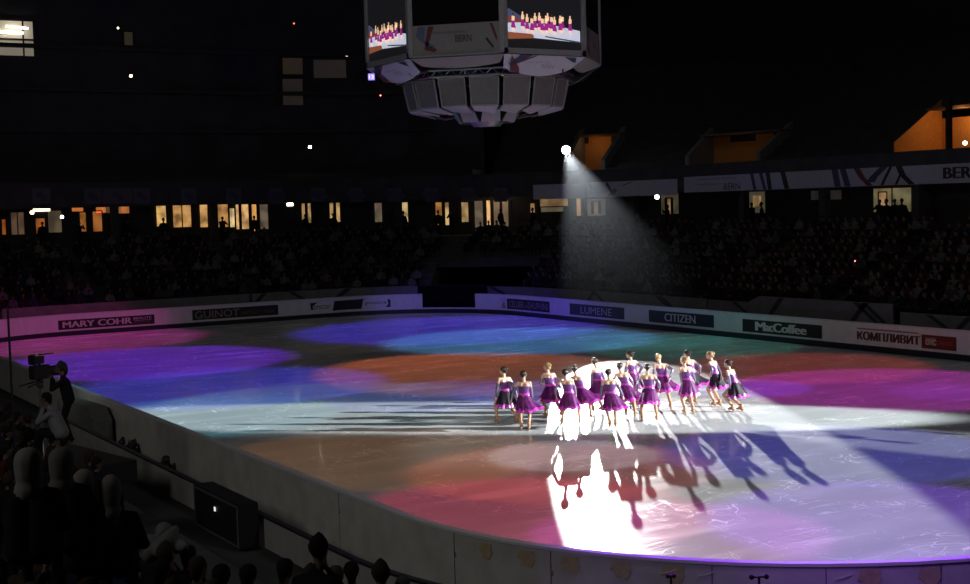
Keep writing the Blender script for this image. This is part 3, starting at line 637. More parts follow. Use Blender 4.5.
        q.add(V, [(3, 2, 1, 0), (4, 5, 6, 7), (0, 1, 5, 4), (1, 2, 6, 5), (2, 3, 7, 6), (3, 0, 4, 7)]); q.obj('flap', M_lf, root)
    q = MB(); V = []; 
    for r, z in ((2.5, 1.2), (2.3, .62), (.9, .5), (.75, .2), (.05, .2)):
        V += [(r*math.cos(2*PI*i/16), r*math.sin(2*PI*i/16), z) for i in range(16)]
    q.add(V, [(j*16+i, j*16+(i+1) % 16, (j+1)*16+(i+1) % 16, (j+1)*16+i) for j in range(4) for i in range(16)]); q.obj('core_cone', M_blk, root)
    for k in range(8):
        t = 2*PI*(k+.5)/8; c = Vector((math.cos(t), math.sin(t), 0)); u = Vector((-math.sin(t), math.cos(t), 0)); q = MB()
        V = [c*1.30+u*.30+Vector((0, 0, .68)), c*1.30-u*.30+Vector((0, 0, .68)), c*.95-u*.34+Vector((0, 0, .14)), c*.95+u*.34+Vector((0, 0, .14))]; V += [v-c*.05 for v in V]
        q.add(V, [(0, 1, 2, 3), (7, 6, 5, 4), (0, 4, 5, 1), (1, 5, 6, 2), (2, 6, 7, 3), (3, 7, 4, 0)]); q.obj('centre_flap', M_lf, root)
    q = MB(); q.tube([(0, 0, .02), (0, 0, .16)], [.5, .62], 16); q.obj('bottom_disc', M_metal, root)
    q = MB()
    for a in (0, 1, 2, 3): q.tube([(2*math.cos(a*PI/2+.8), 2*math.sin(a*PI/2+.8), zt), (2*math.cos(a*PI/2+.8), 2*math.sin(a*PI/2+.8), 15)], .03, 6)
    q.obj('hanging_cable', M_metal, root)
    q = MB(); t = -.75
    for a, e in ((-1.12, 0), (-.35, 1), (.12, 1)):
        q.ball(Vector((math.cos(a), math.sin(a), 0))*3.0+Vector((0, 0, 1.57)), .03, 8, 6)
    q.obj('status_light', mat('status_glow', (1, .7, .3), emit=2.5), root)
    return root
cube_scene()
# small lit clock and red light hanging left of the cube
def little_display():
    p = Vector(at_dist(371.5, 77, 60)); root = empty('lit_display', p, math.radians(-31)); tag(root, 'small glowing violet display hanging left of the video cube', 'display')
    q = MB(); q.box((0, 0, 0), (.05, .17, .17)); q.obj('casing', M_blk, root); q = MB(); q.box((.055, 0, 0), (.01, .14, .14)); f_ = q.obj('display_face', mat('display_glow', (.28, .2, 1), emit=1.6), root)
    V, F = text_mesh('13'); q = MB(); q.add([(.068, -.10+.2*x, -.08+.16*y) for x, y in V], F); q.obj('digits', mat('digit_glow', (1, 1, 1), emit=1.3), f_)
    q = MB(); q.tube([(0, 0, .17), (0, 0, 4)], .012, 5); q.obj('hanging_cable', M_metal, root)
little_display()
bulb(380.5, 95.5, 60, .03, 9, (1, .15, .08), 'tiny red light just below the violet display', 'indicator_light')

# ------------------------------------------------------------------ people
def ik(a, b, l1, l2, pole):
    a, b = Vector(a), Vector(b); d = b-a; L = min(d.length, (l1+l2)*.998); dn = d.normalized(); b = a+dn*L
    x = (l1*l1-l2*l2+L*L)/(2*L); h = math.sqrt(max(l1*l1-x*x, 0)); p = Vector(pole); p = (p-dn*p.dot(dn)).normalized(); return a+dn*x+p*h, b
class Body:
    def __init__(s): s.p = []      # tag, a, b, ra, rb
    def cap(s, tagn, a, b, ra, rb): s.p.append((tagn, Vector(a), Vector(b), ra, rb))
    def build(s, name, mats, voxel, smooth_it=3, ratio=None):
        q = MB()
        for t, a, b, ra, rb in s.p:
            d = b-a; L = d.length
            if L < 1e-4: q.ball(a, ra, 10, 8); continue
            d = d/L; R = d.to_track_quat('Z', 'Y').to_matrix(); V = []; n = 10; rings = []
            for i in range(5): th = -PI/2+PI/2*i/4; rings.append((ra*math.cos(th), ra*math.sin(th)))
            for i in range(5): th = PI/2*i/4; rings.append((rb*math.cos(th), L+rb*math.sin(th)))
            for r, z in rings: V += [a+R@Vector((max(r, 1e-4)*math.cos(2*PI*k/n), max(r, 1e-4)*math.sin(2*PI*k/n), z)) for k in range(n)]
            m = len(rings); F = [(i*n+k, i*n+(k+1) % n, (i+1)*n+(k+1) % n, (i+1)*n+k) for i in range(m-1) for k in range(n)]+[tuple(range(n))[::-1], tuple((m-1)*n+k for k in range(n))]
            q.add(V, F)
        o = q.obj('tmp', mats); md = o.modifiers.new('r', 'REMESH'); md.mode = 'VOXEL'; md.voxel_size = voxel
        sm = o.modifiers.new('s', 'SMOOTH'); sm.factor = .5; sm.iterations = smooth_it
        if ratio: dc = o.modifiers.new('d', 'DECIMATE'); dc.ratio = ratio
        me = bpy.data.meshes.new_from_object(o.evaluated_get(bpy.context.evaluated_depsgraph_get()))
        old = o.data; bpy.data.objects.remove(o); bpy.data.meshes.remove(old); me.name = name
        n = len(me.polygons); C = np.empty(n*3); me.polygons.foreach_get('center', C); C = C.reshape(-1, 3)
        D = np.full(n, 1e9); T = np.zeros(n, int); tags = {}
        for t, a, b, ra, rb in s.p:
            A_ = np.array(a); ab = np.array(b-a); l2 = max(ab@ab, 1e-9); u = np.clip((C-A_)@ab/l2, 0, 1); dd = np.linalg.norm(C-A_-u[:, None]*ab, axis=1)-(ra+(rb-ra)*u)
            k = dd < D-(.004 if t in (3, 4) else 0) if t not in (3, 4) else dd < .004
            if t in (3, 4): T[k] = t; D[k] = np.minimum(D[k], -1)
            else: T[k] = t; D[k] = dd[k]
        me.materials.clear()
        for m in mats: me.materials.append(m)
        me.polygons.foreach_set('material_index', T.tolist()); me.polygons.foreach_set('use_smooth', [True]*n); me.update(); return me
def add_head(b, neck, head, yaw, pitch=0, hat=False, scale=1.0):
    """tags: 0 skin, 3 eyes, 4 lips; returns the head's rotation"""
    R = (Matrix.Rotation(yaw, 3, 'Z')@Matrix.Rotation(pitch, 3, 'X')); H = Vector(head); k = scale
    b.cap(0, neck, H+R@Vector((0, -.02, -.06))*k, .050*k, .052*k)
    b.cap(0, H+R@Vector((0, -.025, .03))*k, H+R@Vector((0, .012, .025))*k, .085*k, .080*k)
    b.cap(0, H+R@Vector((0, .035, -.02))*k, H+R@Vector((0, .062, -.078))*k, .058*k, .030*k)
    b.cap(0, H+R@Vector((0, .09, .01))*k, H+R@Vector((0, .112, -.025))*k, .010*k, .015*k)
    for sx in (-1, 1):
        b.cap(0, H+R@Vector((sx*.083, -.01, .015))*k, H+R@Vector((sx*.080, -.01, -.025))*k, .014*k, .010*k)
        b.cap(3, H+R@Vector((sx*.032, .078, .01))*k, H+R@Vector((sx*.036, .078, .01))*k, .013*k, .013*k)
    b.cap(4, H+R@Vector((-.018, .085, -.05))*k, H+R@Vector((.018, .085, -.05))*k, .010*k, .010*k)
    return R
def add_hand(b, wrist, direc, palm_n, t=0, side=1, curl=.5):
    d = Vector(direc).normalized(); n = Vector(palm_n); n = (n-d*n.dot(d)).normalized(); x = d.cross(n)
    w = Vector(wrist)
    for o in (-.025, 0, .022): b.cap(t, w+d*.02+x*o*.7, w+d*.085+x*o, .016, .014)
    for i, (o, l) in enumerate(((-.033, .062), (-.012, .075), (.010, .070), (.031, .055))):
        a = w+d*.09+x*o; m = a+(d*math.cos(curl*.6)+n*math.sin(curl*.6))*l*.5; e = m+(d*math.cos(curl*1.5)+n*math.sin(curl*1.5))*l*.5
        b.cap(t, a, m, .0095, .009); b.cap(t, m, e, .009, .008)
    a = w+d*.03-x*.03*side; m = a+(d*.6-x*.7*side+n*.3).normalized()*.04; b.cap(t, a, m, .012, .0105); b.cap(t, m, m+(d+n*.5).normalized()*.03, .0105, .009)

def skater(px_, py_, facing, lx=0.0, ly=0.0, hip=.90, feet=((-.12, 0), (.12, 0)), hands=((-.30, .10, .80), (.30, .10, .80)), sweep=(0, 0), head=0.0, hair='d', dark=False, label='', reveal=1):
    loc = on_z(px_, py_); root = empty('figure_skater', (loc[0], loc[1], 0), YAW-PI/2+facing)
    tag(root, label, 'person', 'figure skaters in purple dresses')
    def V3(x, y, z): return Matrix.Rotation(-facing, 3, 'Z')@Vector((x, y, z))      # view frame (x right, y away) to the skater's own frame
    pel = Vector((0, 0, hip)); lean = V3(lx, ly, 0); th = math.sqrt(max(.48**2-lean.length**2*.7, .1)); nk = pel+lean*.85+Vector((0, 0, th)); ax = (nk-pel).normalized()
    hd = nk+lean*.18+Vector((0, .03, .165)); X_ = Vector((1, 0, 0)); b = Body()
    # trunk
    for sx in (-1, 1):
        b.cap(0, pel+X_*sx*.075-Vector((0, .02, .02)), pel+X_*sx*.05+ax*.15, .105, .088); b.cap(0, pel+X_*sx*.05+ax*.15, pel+X_*sx*.07+ax*.37, .088, .088)
        b.cap(0, pel+ax*.40+X_*sx*.03, pel+ax*.42+X_*sx*.145, .075, .048)
        b.cap(0, pel+X_*sx*.06+ax*.31+Vector((0, .06, 0)), pel+X_*sx*.065+ax*.33+Vector((0, .075, 0)), .05, .05)
    b.cap(0, pel+ax*.40, nk+ax*.04, .06, .046)
    HR = add_head(b, nk, hd, head)
    # arms
    sl = MB(); hand_end = []
    for i, sx in enumerate((-1, 1)):
        sh = pel+ax*.425+X_*sx*.165; tg = V3(*hands[i]); el, wr = ik(sh, tg, .27, .25, Vector((sx*.5, -.6, -.5)))
        b.cap(0, sh, el, .045, .036); b.cap(0, el, wr, .037, .025); d = (wr-el).normalized()
        add_hand(b, wr, d, Vector((-sx, .3, -.1)), 0, sx); hand_end.append(wr)
        sl.tube([sh.lerp(el, .45), sh.lerp(el, .75), el, el.lerp(wr, .3), el.lerp(wr, .7), el.lerp(wr, .97)], [.052, .049, .046, .045, .038, .034], 12, cap=False)
    # legs
    ft = []; boots = []
    for i, sx in enumerate((-1, 1)):
        hp = pel+X_*sx*.09-Vector((0, 0, .03)); f_ = V3(feet[i][0], feet[i][1], 0); ank = Vector((f_.x, f_.y, .17 if len(feet[i]) < 3 else .17+feet[i][2]))
        kn, ank = ik(hp, ank, .44, .41, Vector((sx*.12, 1, .1))); b.cap(1, hp, kn, .088, .055); b.cap(1, kn, kn.lerp(ank, .35), .054, .057); b.cap(1, kn.lerp(ank, .35), ank, .057, .036); boots.append((ank, sx))
        b.cap(1, ank, ank+Vector((0, .09, -.05)), .036, .03)
    me = b.build('skater_body', [M_skin, M_tights, M_skin, M_eye, M_lip], .0105, 3); link_mesh('body', me, root)
    sl.obj('glove_sleeve', M_sleeve, root, smooth=True)
    # bodice
    q = MB(); V = []; n = 24
    for j, (t, rx, ry) in enumerate(((.30, .168, .118), (.26, .166, .122), (.2, .152, .114), (.12, .144, .110), (.02, .168, .135))):
        c = pel+ax*(t+.04)
        V += [c+Vector((rx*math.cos(2*PI*k/n), ry*math.sin(2*PI*k/n)+(.02 if math.sin(2*PI*k/n) > 0 and j < 2 else 0), (.035*max(0, math.sin(2*PI*k/n)) if j == 0 else 0))) for k in range(n)]
    q.add(V, [(j*n+k, j*n+(k+1) % n, (j+1)*n+(k+1) % n, (j+1)*n+k) for j in range(4) for k in range(n)])
    q.obj('bodice', M_bod, root, smooth=True)
    q = MB(); V = []
    for t, e in ((.15, .008), (.10, .012), (.06, .010)): V += [pel+ax*t+Vector(((.148+e)*math.cos(2*PI*k/n), (.114+e)*math.sin(2*PI*k/n), 0)) for k in range(n)]
    q.add(V, [(j*n+k, j*n+(k+1) % n, (j+1)*n+(k+1) % n, (j+1)*n+k) for j in range(2) for k in range(n)]); q.obj('waist_sash', M_sash, root, smooth=True)
    # skirt
    kx = V3(sweep[0], sweep[1], 0); q = MB(); V = []; n = 72; R_ = 13; ph = random.random()*6; mids = []
    drop = .43; sd = kx.normalized() if kx.length > 0 else Vector((0, 0, 0))
    fm = Vector(((boots[0][0].x+boots[1][0].x)/2, (boots[0][0].y+boots[1][0].y)/2, 0))*.35
    spread = abs(V3(feet[0][0], 0, 0).length+V3(feet[1][0], 0, 0).length)*.14
    for j in range(R_+1):
        t = j/R_; rx = .158+(.105+spread*.8)*t**.8; ry = .124+(.11+spread*.5)*t**.8
        for k in range(n):
            a = 2*PI*k/n; dv = Vector((math.cos(a), math.sin(a), 0)); al = max(0, dv.dot(sd)) if kx.length > 0 else 0
            fl = 1+t**1.6*(.10*math.sin(7*a+ph)+.06*math.sin(13*a+2*ph)+.03*math.sin(23*a))
            p = pel+ax*.09*(1-t)+Vector((0, 0, -drop*t+.06*t))+fm*t+Vector((rx*math.cos(a)*fl, ry*math.sin(a)*fl, 0))+kx*(t**1.5)*(.25+.75*al**1.3)
            p.z += kx.length*.45*t*t*al**2+.02*t*math.sin(9*a+ph); V.append(p)
    q.add(V, [(j*n+k, j*n+(k+1) % n, (j+1)*n+(k+1) % n, (j+1)*n+k) for j in range(R_) for k in range(n)])
    q.m = [1 if (i//n) >= R_-(2 if not dark else 2)-(1 if (i % 9 < 3) else 0) else 0 for i in range(R_*n)]
    q.obj('skirt', [M_skirtd if dark else M_skirt, M_sash], root, smooth=True)
    # skates
    for ank, sx in boots:
        sk = empty('skate'); sk.parent = root; q = MB()
        q.tube([ank+Vector((0, 0, .07)), ank, ank+Vector((0, -.005, -.06)), ], [.047, .043, .045], 12); q.ball(ank+Vector((0, .07, -.075)), (.045, .12, .035), 12, 8); q.box(ank+Vector((0, -.035, -.10)), (.032, .04, .02)); q.obj('boot', M_boot, sk, smooth=True)
        q = MB(); z = ank.z; q.box((ank.x, ank.y+.04, ank.z-.155), (.003, .15, .012)); q.box((ank.x, ank.y-.03, ank.z-.128), (.006, .025, .02)); q.box((ank.x, ank.y+.11, ank.z-.128), (.006, .025, .02)); q.obj('blade', M_blade, sk)
    # hair
    q = MB(); q.ball(hd+HR@Vector((0, -.028, .035)), (.095, .105, .093), 16, 10, R=HR); q.ball(hd+HR@Vector((0, -.125, .055)), (.042, .035, .042), 12, 8, R=HR)
    q.tube([hd+HR@Vector((0, -.09, -.01)), hd+HR@Vector((0, -.07, -.06))], [.06, .035], 10)
    q.obj('hair', M_hairl if hair == 'l' else M_hairb, root, smooth=True)
    return root
D2R = math.radians
SK = [
 dict(px_=507, py_=424, facing=D2R(30), lx=-.06, hip=.87, feet=((-.27, .02), (.30, .10)), hands=((-.30, -.05, .78), (.30, .12, .80)), head=D2R(35), hair='d', dark=True, label='skater at the left end, black skirt with magenta hem, in a wide lunge'),
 dict(px_=525, py_=430, facing=D2R(-5), lx=.0, hip=.88, feet=((-.10, .0), (.11, -.05)), hands=((-.34, .15, .85), (.22, .20, .82)), sweep=(.26, .0), head=D2R(-15), label='second skater from the left, dark-haired, skirt blown out to the right'),
 dict(px_=552, py_=418, facing=D2R(20), lx=-.10, hip=.85, feet=((-.17, .05), (.28, .05)), hands=((-.26, .1, 1.0), (.30, .2, .80)), sweep=(-.10, 0), head=D2R(30), hair='l', label='blonde skater third from the left, leaning, bare leg stepping left'),
 dict(px_=570, py_=424, facing=D2R(-10), lx=-.10, hip=.80, feet=((-.20, .0), (.27, .05)), hands=((-.36, .1, .80), (.20, .25, .80)), sweep=(.02, -.05), head=D2R(5), label='skater in the brightest glare with a long dark purple skirt, fourth from the left'),
 dict(px_=583, py_=419, facing=D2R(-5), lx=-.20, hip=.82, feet=((-.10, .1), (.22, -.05)), hands=((-.36, .1, .90), (.10, .3, .80)), sweep=(.36, .0), head=D2R(0), label='fifth skater from the left, tilted left with skirt flaring wide to the right'),
 dict(px_=599, py_=413, facing=D2R(35), lx=-.06, hip=.88, feet=((-.16, .0), (.10, .15)), hands=((-.20, .1, .75), (.22, .12, .80)), sweep=(-.12, 0), head=D2R(-60), label='skater half hidden behind the front central one, glittering sleeve hanging down'),
 dict(px_=612, py_=428, facing=D2R(0), lx=-.06, hip=.88, feet=((-.06, .0), (.10, -.02)), hands=((-.30, -.02, .74), (.33, .15, .85)), sweep=(.16, .0), head=D2R(-10), label='front central skater with feet together, full purple skirt, head near the middle of the line'),
 dict(px_=628, py_=417, facing=D2R(0), lx=-.20, hip=.85, feet=((-.05, .1), (.20, -.03)), hands=((-.36, .15, .90), (.16, .2, .85)), sweep=(.20, .0), head=D2R(-10), label='skater directly right of the front central one, leaning left on one stretched leg'),
 dict(px_=634, py_=407, facing=D2R(40), lx=-.08, hip=.95, feet=((-.04, .0), (.10, .1)), hands=((-.28, .0, .80), (.2, .2, 1.0)), sweep=(.04, .0), head=D2R(20), hair='d', label='skater set back behind the others, highest head of the centre group'),
 dict(px_=650, py_=421, facing=D2R(0), lx=-.05, hip=.86, feet=((-.22, .0), (.19, .0)), hands=((-.36, .10, .85), (.30, .15, .90)), sweep=(-.04, -.10), head=D2R(0), label='skater with legs apart and bright magenta ruffled hem, right of centre'),
 dict(px_=664, py_=409, facing=D2R(10), lx=-.12, hip=.90, feet=((-.16, .08), (.20, .0)), hands=((-.22, .05, .85), (.18, -.16, .95)), sweep=(.22, .0), head=D2R(-50), hair='l', label='blonde skater right of the magenta-ruffled one, hand at hip, skirt swinging right'),
 dict(px_=689, py_=414, facing=D2R(15), lx=-.12, hip=.92, feet=((-.12, .0), (.12, .02)), hands=((-.16, .0, .80), (.24, .2, .85)), sweep=(.03, .0), head=D2R(20), hair='l', label='front skater of the overlapping pair, dark skirt with straight magenta hem'),
 dict(px_=693, py_=404, facing=D2R(30), lx=-.14, hip=.90, feet=((-.12, .05), (.08, .0)), hands=((-.20, .1, .9), (.24, .1, .9)), sweep=(.34, .0), head=D2R(20), dark=True, label='rear skater of the overlapping pair, black skirt blown out to the right'),
 dict(px_=717, py_=407, facing=D2R(50), lx=-.16, ly=.02, hip=.93, feet=((-.08, .0), (.09, .02)), hands=((-.18, -.12, .98), (.12, -.16, .92)), sweep=(.16, .0), head=D2R(15), hair='l', dark=True, label='tall skater second from the right end, reddish bun, arm bent to waist'),
 dict(px_=736, py_=412, facing=D2R(50), lx=-.20, ly=.0, hip=.80, feet=((-.10, .0), (.16, .0)), hands=((-.14, -.10, .62), (.05, -.14, .64)), sweep=(.10, .0), head=D2R(10), dark=True, label='skater at the right end, crouching in a black skirt'),
]
for k in SK: skater(**k)

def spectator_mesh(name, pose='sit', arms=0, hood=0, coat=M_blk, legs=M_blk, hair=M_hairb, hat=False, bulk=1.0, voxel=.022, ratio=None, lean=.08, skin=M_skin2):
    b = Body(); X_ = Vector((1, 0, 0))
    if pose == 'sit': pel = Vector((0, -.05, .48))
    else: pel = Vector((0, 0, .92))
    nk = pel+Vector((0, lean, .50)); ax = (nk-pel).normalized(); hd = nk+Vector((0, .03+lean*.2, .165))
    for sx in (-1, 1):
        b.cap(1, pel+X_*sx*.08, pel+X_*sx*.085+ax*.35, .12*bulk, .11*bulk); b.cap(1, pel+ax*.42+X_*sx*.05, pel+ax*.42+X_*sx*.17, .08*bulk, .062*bulk)
        sh = pel+ax*.42+X_*sx*.19
        if arms == 0: tg = pel+Vector((sx*.12, .32, .12))
        elif arms == 1: tg = pel+Vector((sx*.06, .32, .45))
        else: tg = pel+Vector((sx*.26, .08, -.08))
        el, wr = ik(sh, tg, .28, .26, Vector((sx*.7, -.5, -.6))); b.cap(1, sh, el, .06*bulk, .05*bulk); b.cap(1, el, wr, .05*bulk, .038*bulk); add_hand(b, wr, (wr-el), Vector((-sx, 0, -.3)), 0, sx)
        hp = pel+X_*sx*.1-Vector((0, 0, .02)); ank = Vector((sx*.12, .42, .09)) if pose == 'sit' else Vector((sx*.12, 0, .09))
        kn, ank = ik(hp, ank, .43, .42, Vector((sx*.1, 1, .6 if pose == 'sit' else 0))); b.cap(2, hp, kn, .09, .062); b.cap(2, kn, ank, .06, .042); b.cap(2, ank+Vector((0, -.03, -.045)), ank+Vector((0, .15, -.05)), .042, .038)
    b.cap(1, pel+ax*.4, nk, .075, .06); add_head(b, nk, hd, random.uniform(-.4, .4))
    if hood: b.cap(5, hd+Vector((0, -.045, .03)), hd+Vector((0, -.06, -.08)), .125*hood, .115*hood); b.cap(5, hd+Vector((0, -.05, -.10)), hd+Vector((0, -.07, -.2)), .10*hood, .12*hood)
    b.cap(5, hd+Vector((0, -.03, .045)), hd+Vector((0, -.012, .05)), .097 if not hat else .105, .092)
    if hat: b.cap(5, hd+Vector((0, -.02, .10)), hd+Vector((0, -.02, .12)), .075, .06)
    else: b.cap(5, hd+Vector((0, -.075, .0)), hd+Vector((0, -.075, -.06)), .055, .05)
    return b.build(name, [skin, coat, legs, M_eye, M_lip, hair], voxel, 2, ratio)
coats = [mat('coat_black', (.010, .010, .012), .9, spec=.1), mat('coat_navy', (.014, .017, .03), .9, spec=.1), mat('coat_brown', (.03, .02, .015), .9, spec=.1), mat('coat_grey', (.05, .05, .053), .9, spec=.1), mat('coat_red', (.05, .012, .012), .9, spec=.1), mat('coat_pale', (.10, .10, .105), .9, spec=.1)]
hairs = [mat('hair_black_matte', (.012, .010, .009), .9, spec=.1), mat('hair_brown', (.03, .02, .015), .9, spec=.1), mat('hair_grey', (.045, .043, .04), .9, spec=.1)]
SPM = []
for i in range(10):
    SPM.append(spectator_mesh('spectator_mesh', 'sit', i % 2, 0, coats[[0, 1, 2, 0, 3, 1, 4, 0, 5, 2][i]], coats[i % 2], hairs[i % 3], i in (3, 7), 1.0+.08*(i % 3), .03, .35, lean=.04+.05*(i % 4)))
STM = [spectator_mesh('standing_mesh', 'stand', 2 if i < 2 else 1, 0, coats[i % 3], coats[0], hairs[0], i == 1, 1.05, .03, .4, lean=.02) for i in range(3)]
LOWM = [spectator_mesh('low_mesh', 'sit', 0, 0, coats[[0, 1, 3][i]], coats[0], hairs[0], False, 1.1, .06, .3) for i in range(3)]

# seats of the bowl, nearest first
cand = []
for k in range(NR):
    d = ROW0+DD*k+.38; z = Z0+DZ*k
    s = s_from+.5
    while s < s_to-.5:
        w = RR+d if False else 1; p = ring(s, d, z); n = ring_n(s)
        u, v = px((p.x, p.y, z+1)); step = .56*(1.0 if True else 1)
        # on the arcs the outer rows are longer than the board line
        inarc = S_FAR-ARC <= s % PER < S_FAR or S_FAR+2*A < s < S_FAR+2*A+ARC or S_FAR+2*A+ARC+2*B < s < S_FAR+2*A+2*ARC+2*B
        ds = .56*(RR/(RR+d)) if inarc else .56
        gap = S_GAPR-.6 < s < S_GAPL+.6 and k < 6
        aisle = (s % 9.0) < .9
        side = s < S_GAPR
        if not gap and not aisle and -25 < u < 995 and random.random() < (.85 if side else .8):
            D = math.hypot(p.x-CX, p.y-CY)-(8 if side else 0); cand.append((D, p, math.atan2(-n.y, -n.x)-PI/2, side, k))
        s += ds
cand.sort(key=lambda t: t[0])

# near stand: steps falling from the camera to the boards
def nz(d): return .30+.25*max(0, d-2.0)
NS0, NS1 = PER-2*A-2, PER+ARC+6
# near rows exist only outside the strip right of the pillar-free view; the floor runs everywhere
m2 = MB(); prof = [(2.4, -.05)]; z = .30
for k in range(19):
    d = 2.4+.85*k; prof += [(d, .30+.2125*k), (d+.85, .30+.2125*k)]
prof += [(18.6, -.05)]
strip(m2, NS0, NS1, prof, close=True, step=.8); struct(m2.obj('floor_near_stand', M_rowc))
near = []
SPECIAL = [at_dist(27, 441, 11.5), at_dist(60, 440, 12.2), at_dist(82, 461, 12.5), at_dist(109, 467, 12.5), at_dist(310, 540, 12.4), at_dist(351, 560, 15.2), at_dist(379, 566, 13.2), at_dist(402, 576, 16.2), at_dist(157, 520, 11.5), at_dist(40, 380, 31), at_dist(48, 420, 30.5), at_dist(57, 400, 27.5)]
for k in range(1, 18):
    d = 2.4+.85*k+.42; z = .30+.2125*k; s = NS0
    while s < PER+ARC:
        p = ring(s, d, z); inarc = s > PER; s += .70*(RR/(RR+d) if inarc else 1)
        D = math.hypot(p.x-CX, p.y-CY); u, v = px((p.x, p.y, z+1.25)); 
        if D < 2.8 or D > 60: continue
        lim = 378+(u/430.0)*205 if u < 430 else 600       # keep the view of the outside of the boards clear
        if u < -60 or u > 980 or v > 640: continue
        bs, bz = (0, 0)
        if v < (402+.40*u if u < 100 else 464+.40*(u-100)): continue
        if any(math.hypot(p.x-q[0], p.y-q[1]) < .75 for q in SPECIAL): continue
        if s > PER-3.2 and k < 4: continue
        if random.random() < .93: near.append((D, p, z, s))
near.sort(key=lambda t: t[0])
near = near[:150]
def place_spect(me, p, rz, label, group, name='seated_spectator', sc=1):
    o = bpy.data.objects.new(name, me); COL.objects.link(o); o.location = p; o.rotation_euler = (0, 0, rz); tag(o, label, 'person', group); return o
nn = 0
for D, p, z, s in near:
    n = ring_n(s); place_spect(SPM[nn % 10 if nn % 10 != 8 else 0], (p.x, p.y, z-.02), math.atan2(-n.y, -n.x)-PI/2+random.uniform(-.2, .2), 'dark spectator seated in the unlit near stand, seen from behind', 'spectators in the near stand'); nn += 1
LIM = 285-nn
for i, (D, p, rz, side, k) in enumerate(cand[:LIM]):
    place_spect(SPM[rs.randint(10)], (p.x, p.y, p.z-.02), rz+random.uniform(-.25, .25), 'spectator seated in the dim side stand behind the long boards' if side else 'spectator seated in the dim end stand', 'spectators in the side stand' if side else 'spectators in the end stand')
# everybody further off: one mass
VV, FF, MI, base = [], [], [], 0
lows = []
for me in LOWM:
    v = np.empty(len(me.vertices)*3); me.vertices.foreach_get('co', v); lows.append((v.reshape(-1, 3), [tuple(p.vertices) for p in me.polygons], [p.material_index for p in me.polygons]))
palette = [M_skin2, coats[0], coats[1], coats[3], hairs[0], coats[5], coats[2]]
for D, p, rz, side, k in cand[LIM:]:
    v, fs, mi = lows[rs.randint(3)]; c, s_ = math.cos(rz), math.sin(rz); R = np.array([[c, s_, 0], [-s_, c, 0], [0, 0, 1]]); sc_ = random.uniform(.92, 1.06)
    VV.append(v@R*sc_+np.array([p.x, p.y, p.z-.02])); FF += [tuple(i+base for i in q) for q in fs]; base += len(v)
    cc = [1, 2, 1, 6, 3, 1, 2, 5][rs.randint(8)]; MI += [{0: 0, 1: cc, 2: 1, 5: 4}.get(q, 0) for q in mi]
me = bpy.data.meshes.new('crowd'); me.from_pydata(np.concatenate(VV).tolist(), [], FF)
for m in palette: me.materials.append(m)
me.polygons.foreach_set('material_index', MI); me.polygons.foreach_set('use_smooth', [True]*len(MI)); o = link_mesh('crowd', me)
tag(o, 'mass of seated spectators filling the dark stands beyond the rink', 'crowd', None, 'stuff')

# standing figures on the concourse, silhouetted against the openings
def standing(x, lab, d=12.9, me=0, rz=None, z=None):
    s = ray_ring(x, 215, d)[0]; d += .0; p = ring(s, d, ZC if z is None else z); n = ring_n(s); a = math.atan2(-n.y, -n.x)-PI/2
    return place_spect(STM[me], p, a if rz is None else a+rz, lab, 'people standing on the concourse', 'standing_spectator')
standing(500.5, 'lone standing person in silhouette beside the lit pillar at the concourse corner', 13.3, 0, 1.2)
for x, lab in ((163, 'person standing in silhouette before the leftmost cream window, over the pale floor patch'), (210, 'person standing in silhouette at the left of the long row of cream windows'), (222, 'person standing in silhouette in the middle of the long row of cream windows'), (254, 'person standing before the amber end pane of the long window row'),
               (305, 'person standing before the isolated lit doorway right of the oval lamp'), (333, 'person standing left inside the doorway near the picture middle of the end stand'), (403, 'person standing upright inside the narrow bright doorway'), (438, 'person standing against the orange half of the split doorway'), (452, 'person standing just right of the split doorway'),
               (533, 'person standing in the small lit doorway left of the slatted opening'), (668, 'person standing in the lit doorway by the round white lamp'), (752, 'left person of the pair in the small doorway below the long banner'), (762, 'right person of the pair in the small doorway below the long banner'),
               (880, 'leftmost of four people in the olive doorway at the right'), (887, 'second from left of four people in the olive doorway'), (895, 'third from left of four people in the olive doorway'), (902, 'rightmost of four people in the olive doorway'), (78, 'person standing among the orange windows at the far left'), (127, 'person standing at the right end of the orange windows'), (42, 'person standing under the bright strip at the far left concourse')):
    standing(x, lab, 13.25+.35*random.random(), random.randint(0, 2), random.uniform(-.8, .8))

# ------------------------------------------------------------------ near side: low wall, camera crew, equipment
root = empty('stand_front_wall'); tag(root, 'low grey wall with dark top rail outside the near boards', 'low wall')
sA = ray_ring(100, 436, 1.0, far=False)[0]-4; sB = ray_ring(436, 582, 1.0, far=False)[0]+3; sG0 = ray_ring(219, 500, 1.0, far=False)[0]; sG1 = ray_ring(268, 520, 1.0, far=False)[0]
sB += PER if sB < sA else 0; sG1 += PER if sG1 < sA else 0; m2 = MB(); strip(m2, sA, sG0, [(1.0, 0), (1.0, .56), (1.08, .56), (1.08, 0)], close=True); strip(m2, sG1, sB, [(1.0, 0), (1.0, .56), (1.08, .56), (1.08, 0)], close=True); m2.obj('panel', mat('low_wall', (.30, .295, .28), .7, noise=.15, nscale=2), root)
m2 = MB(); strip(m2, sA, sB, [(.98, .56), (.98, .60), (1.10, .60), (1.10, .56)], close=True); m2.obj('top_rail', M_kick, root)
root = empty('equipment_case', ring((sG0+sG1)/2, 1.34, .0)); n = ring_n((sG0+sG1)/2); root.rotation_euler = (0, 0, math.atan2(n.y, n.x)); tag(root, 'tall black equipment case with a tiny white light, in the gap of the low wall', 'equipment case')
w_ = (sG1-sG0)/2-.10
m2 = MB(); m2.box((0, 0, .42), (.2, w_, .42)); m2.obj('case_body', M_blk, root, bevel=.015)
m2 = MB()
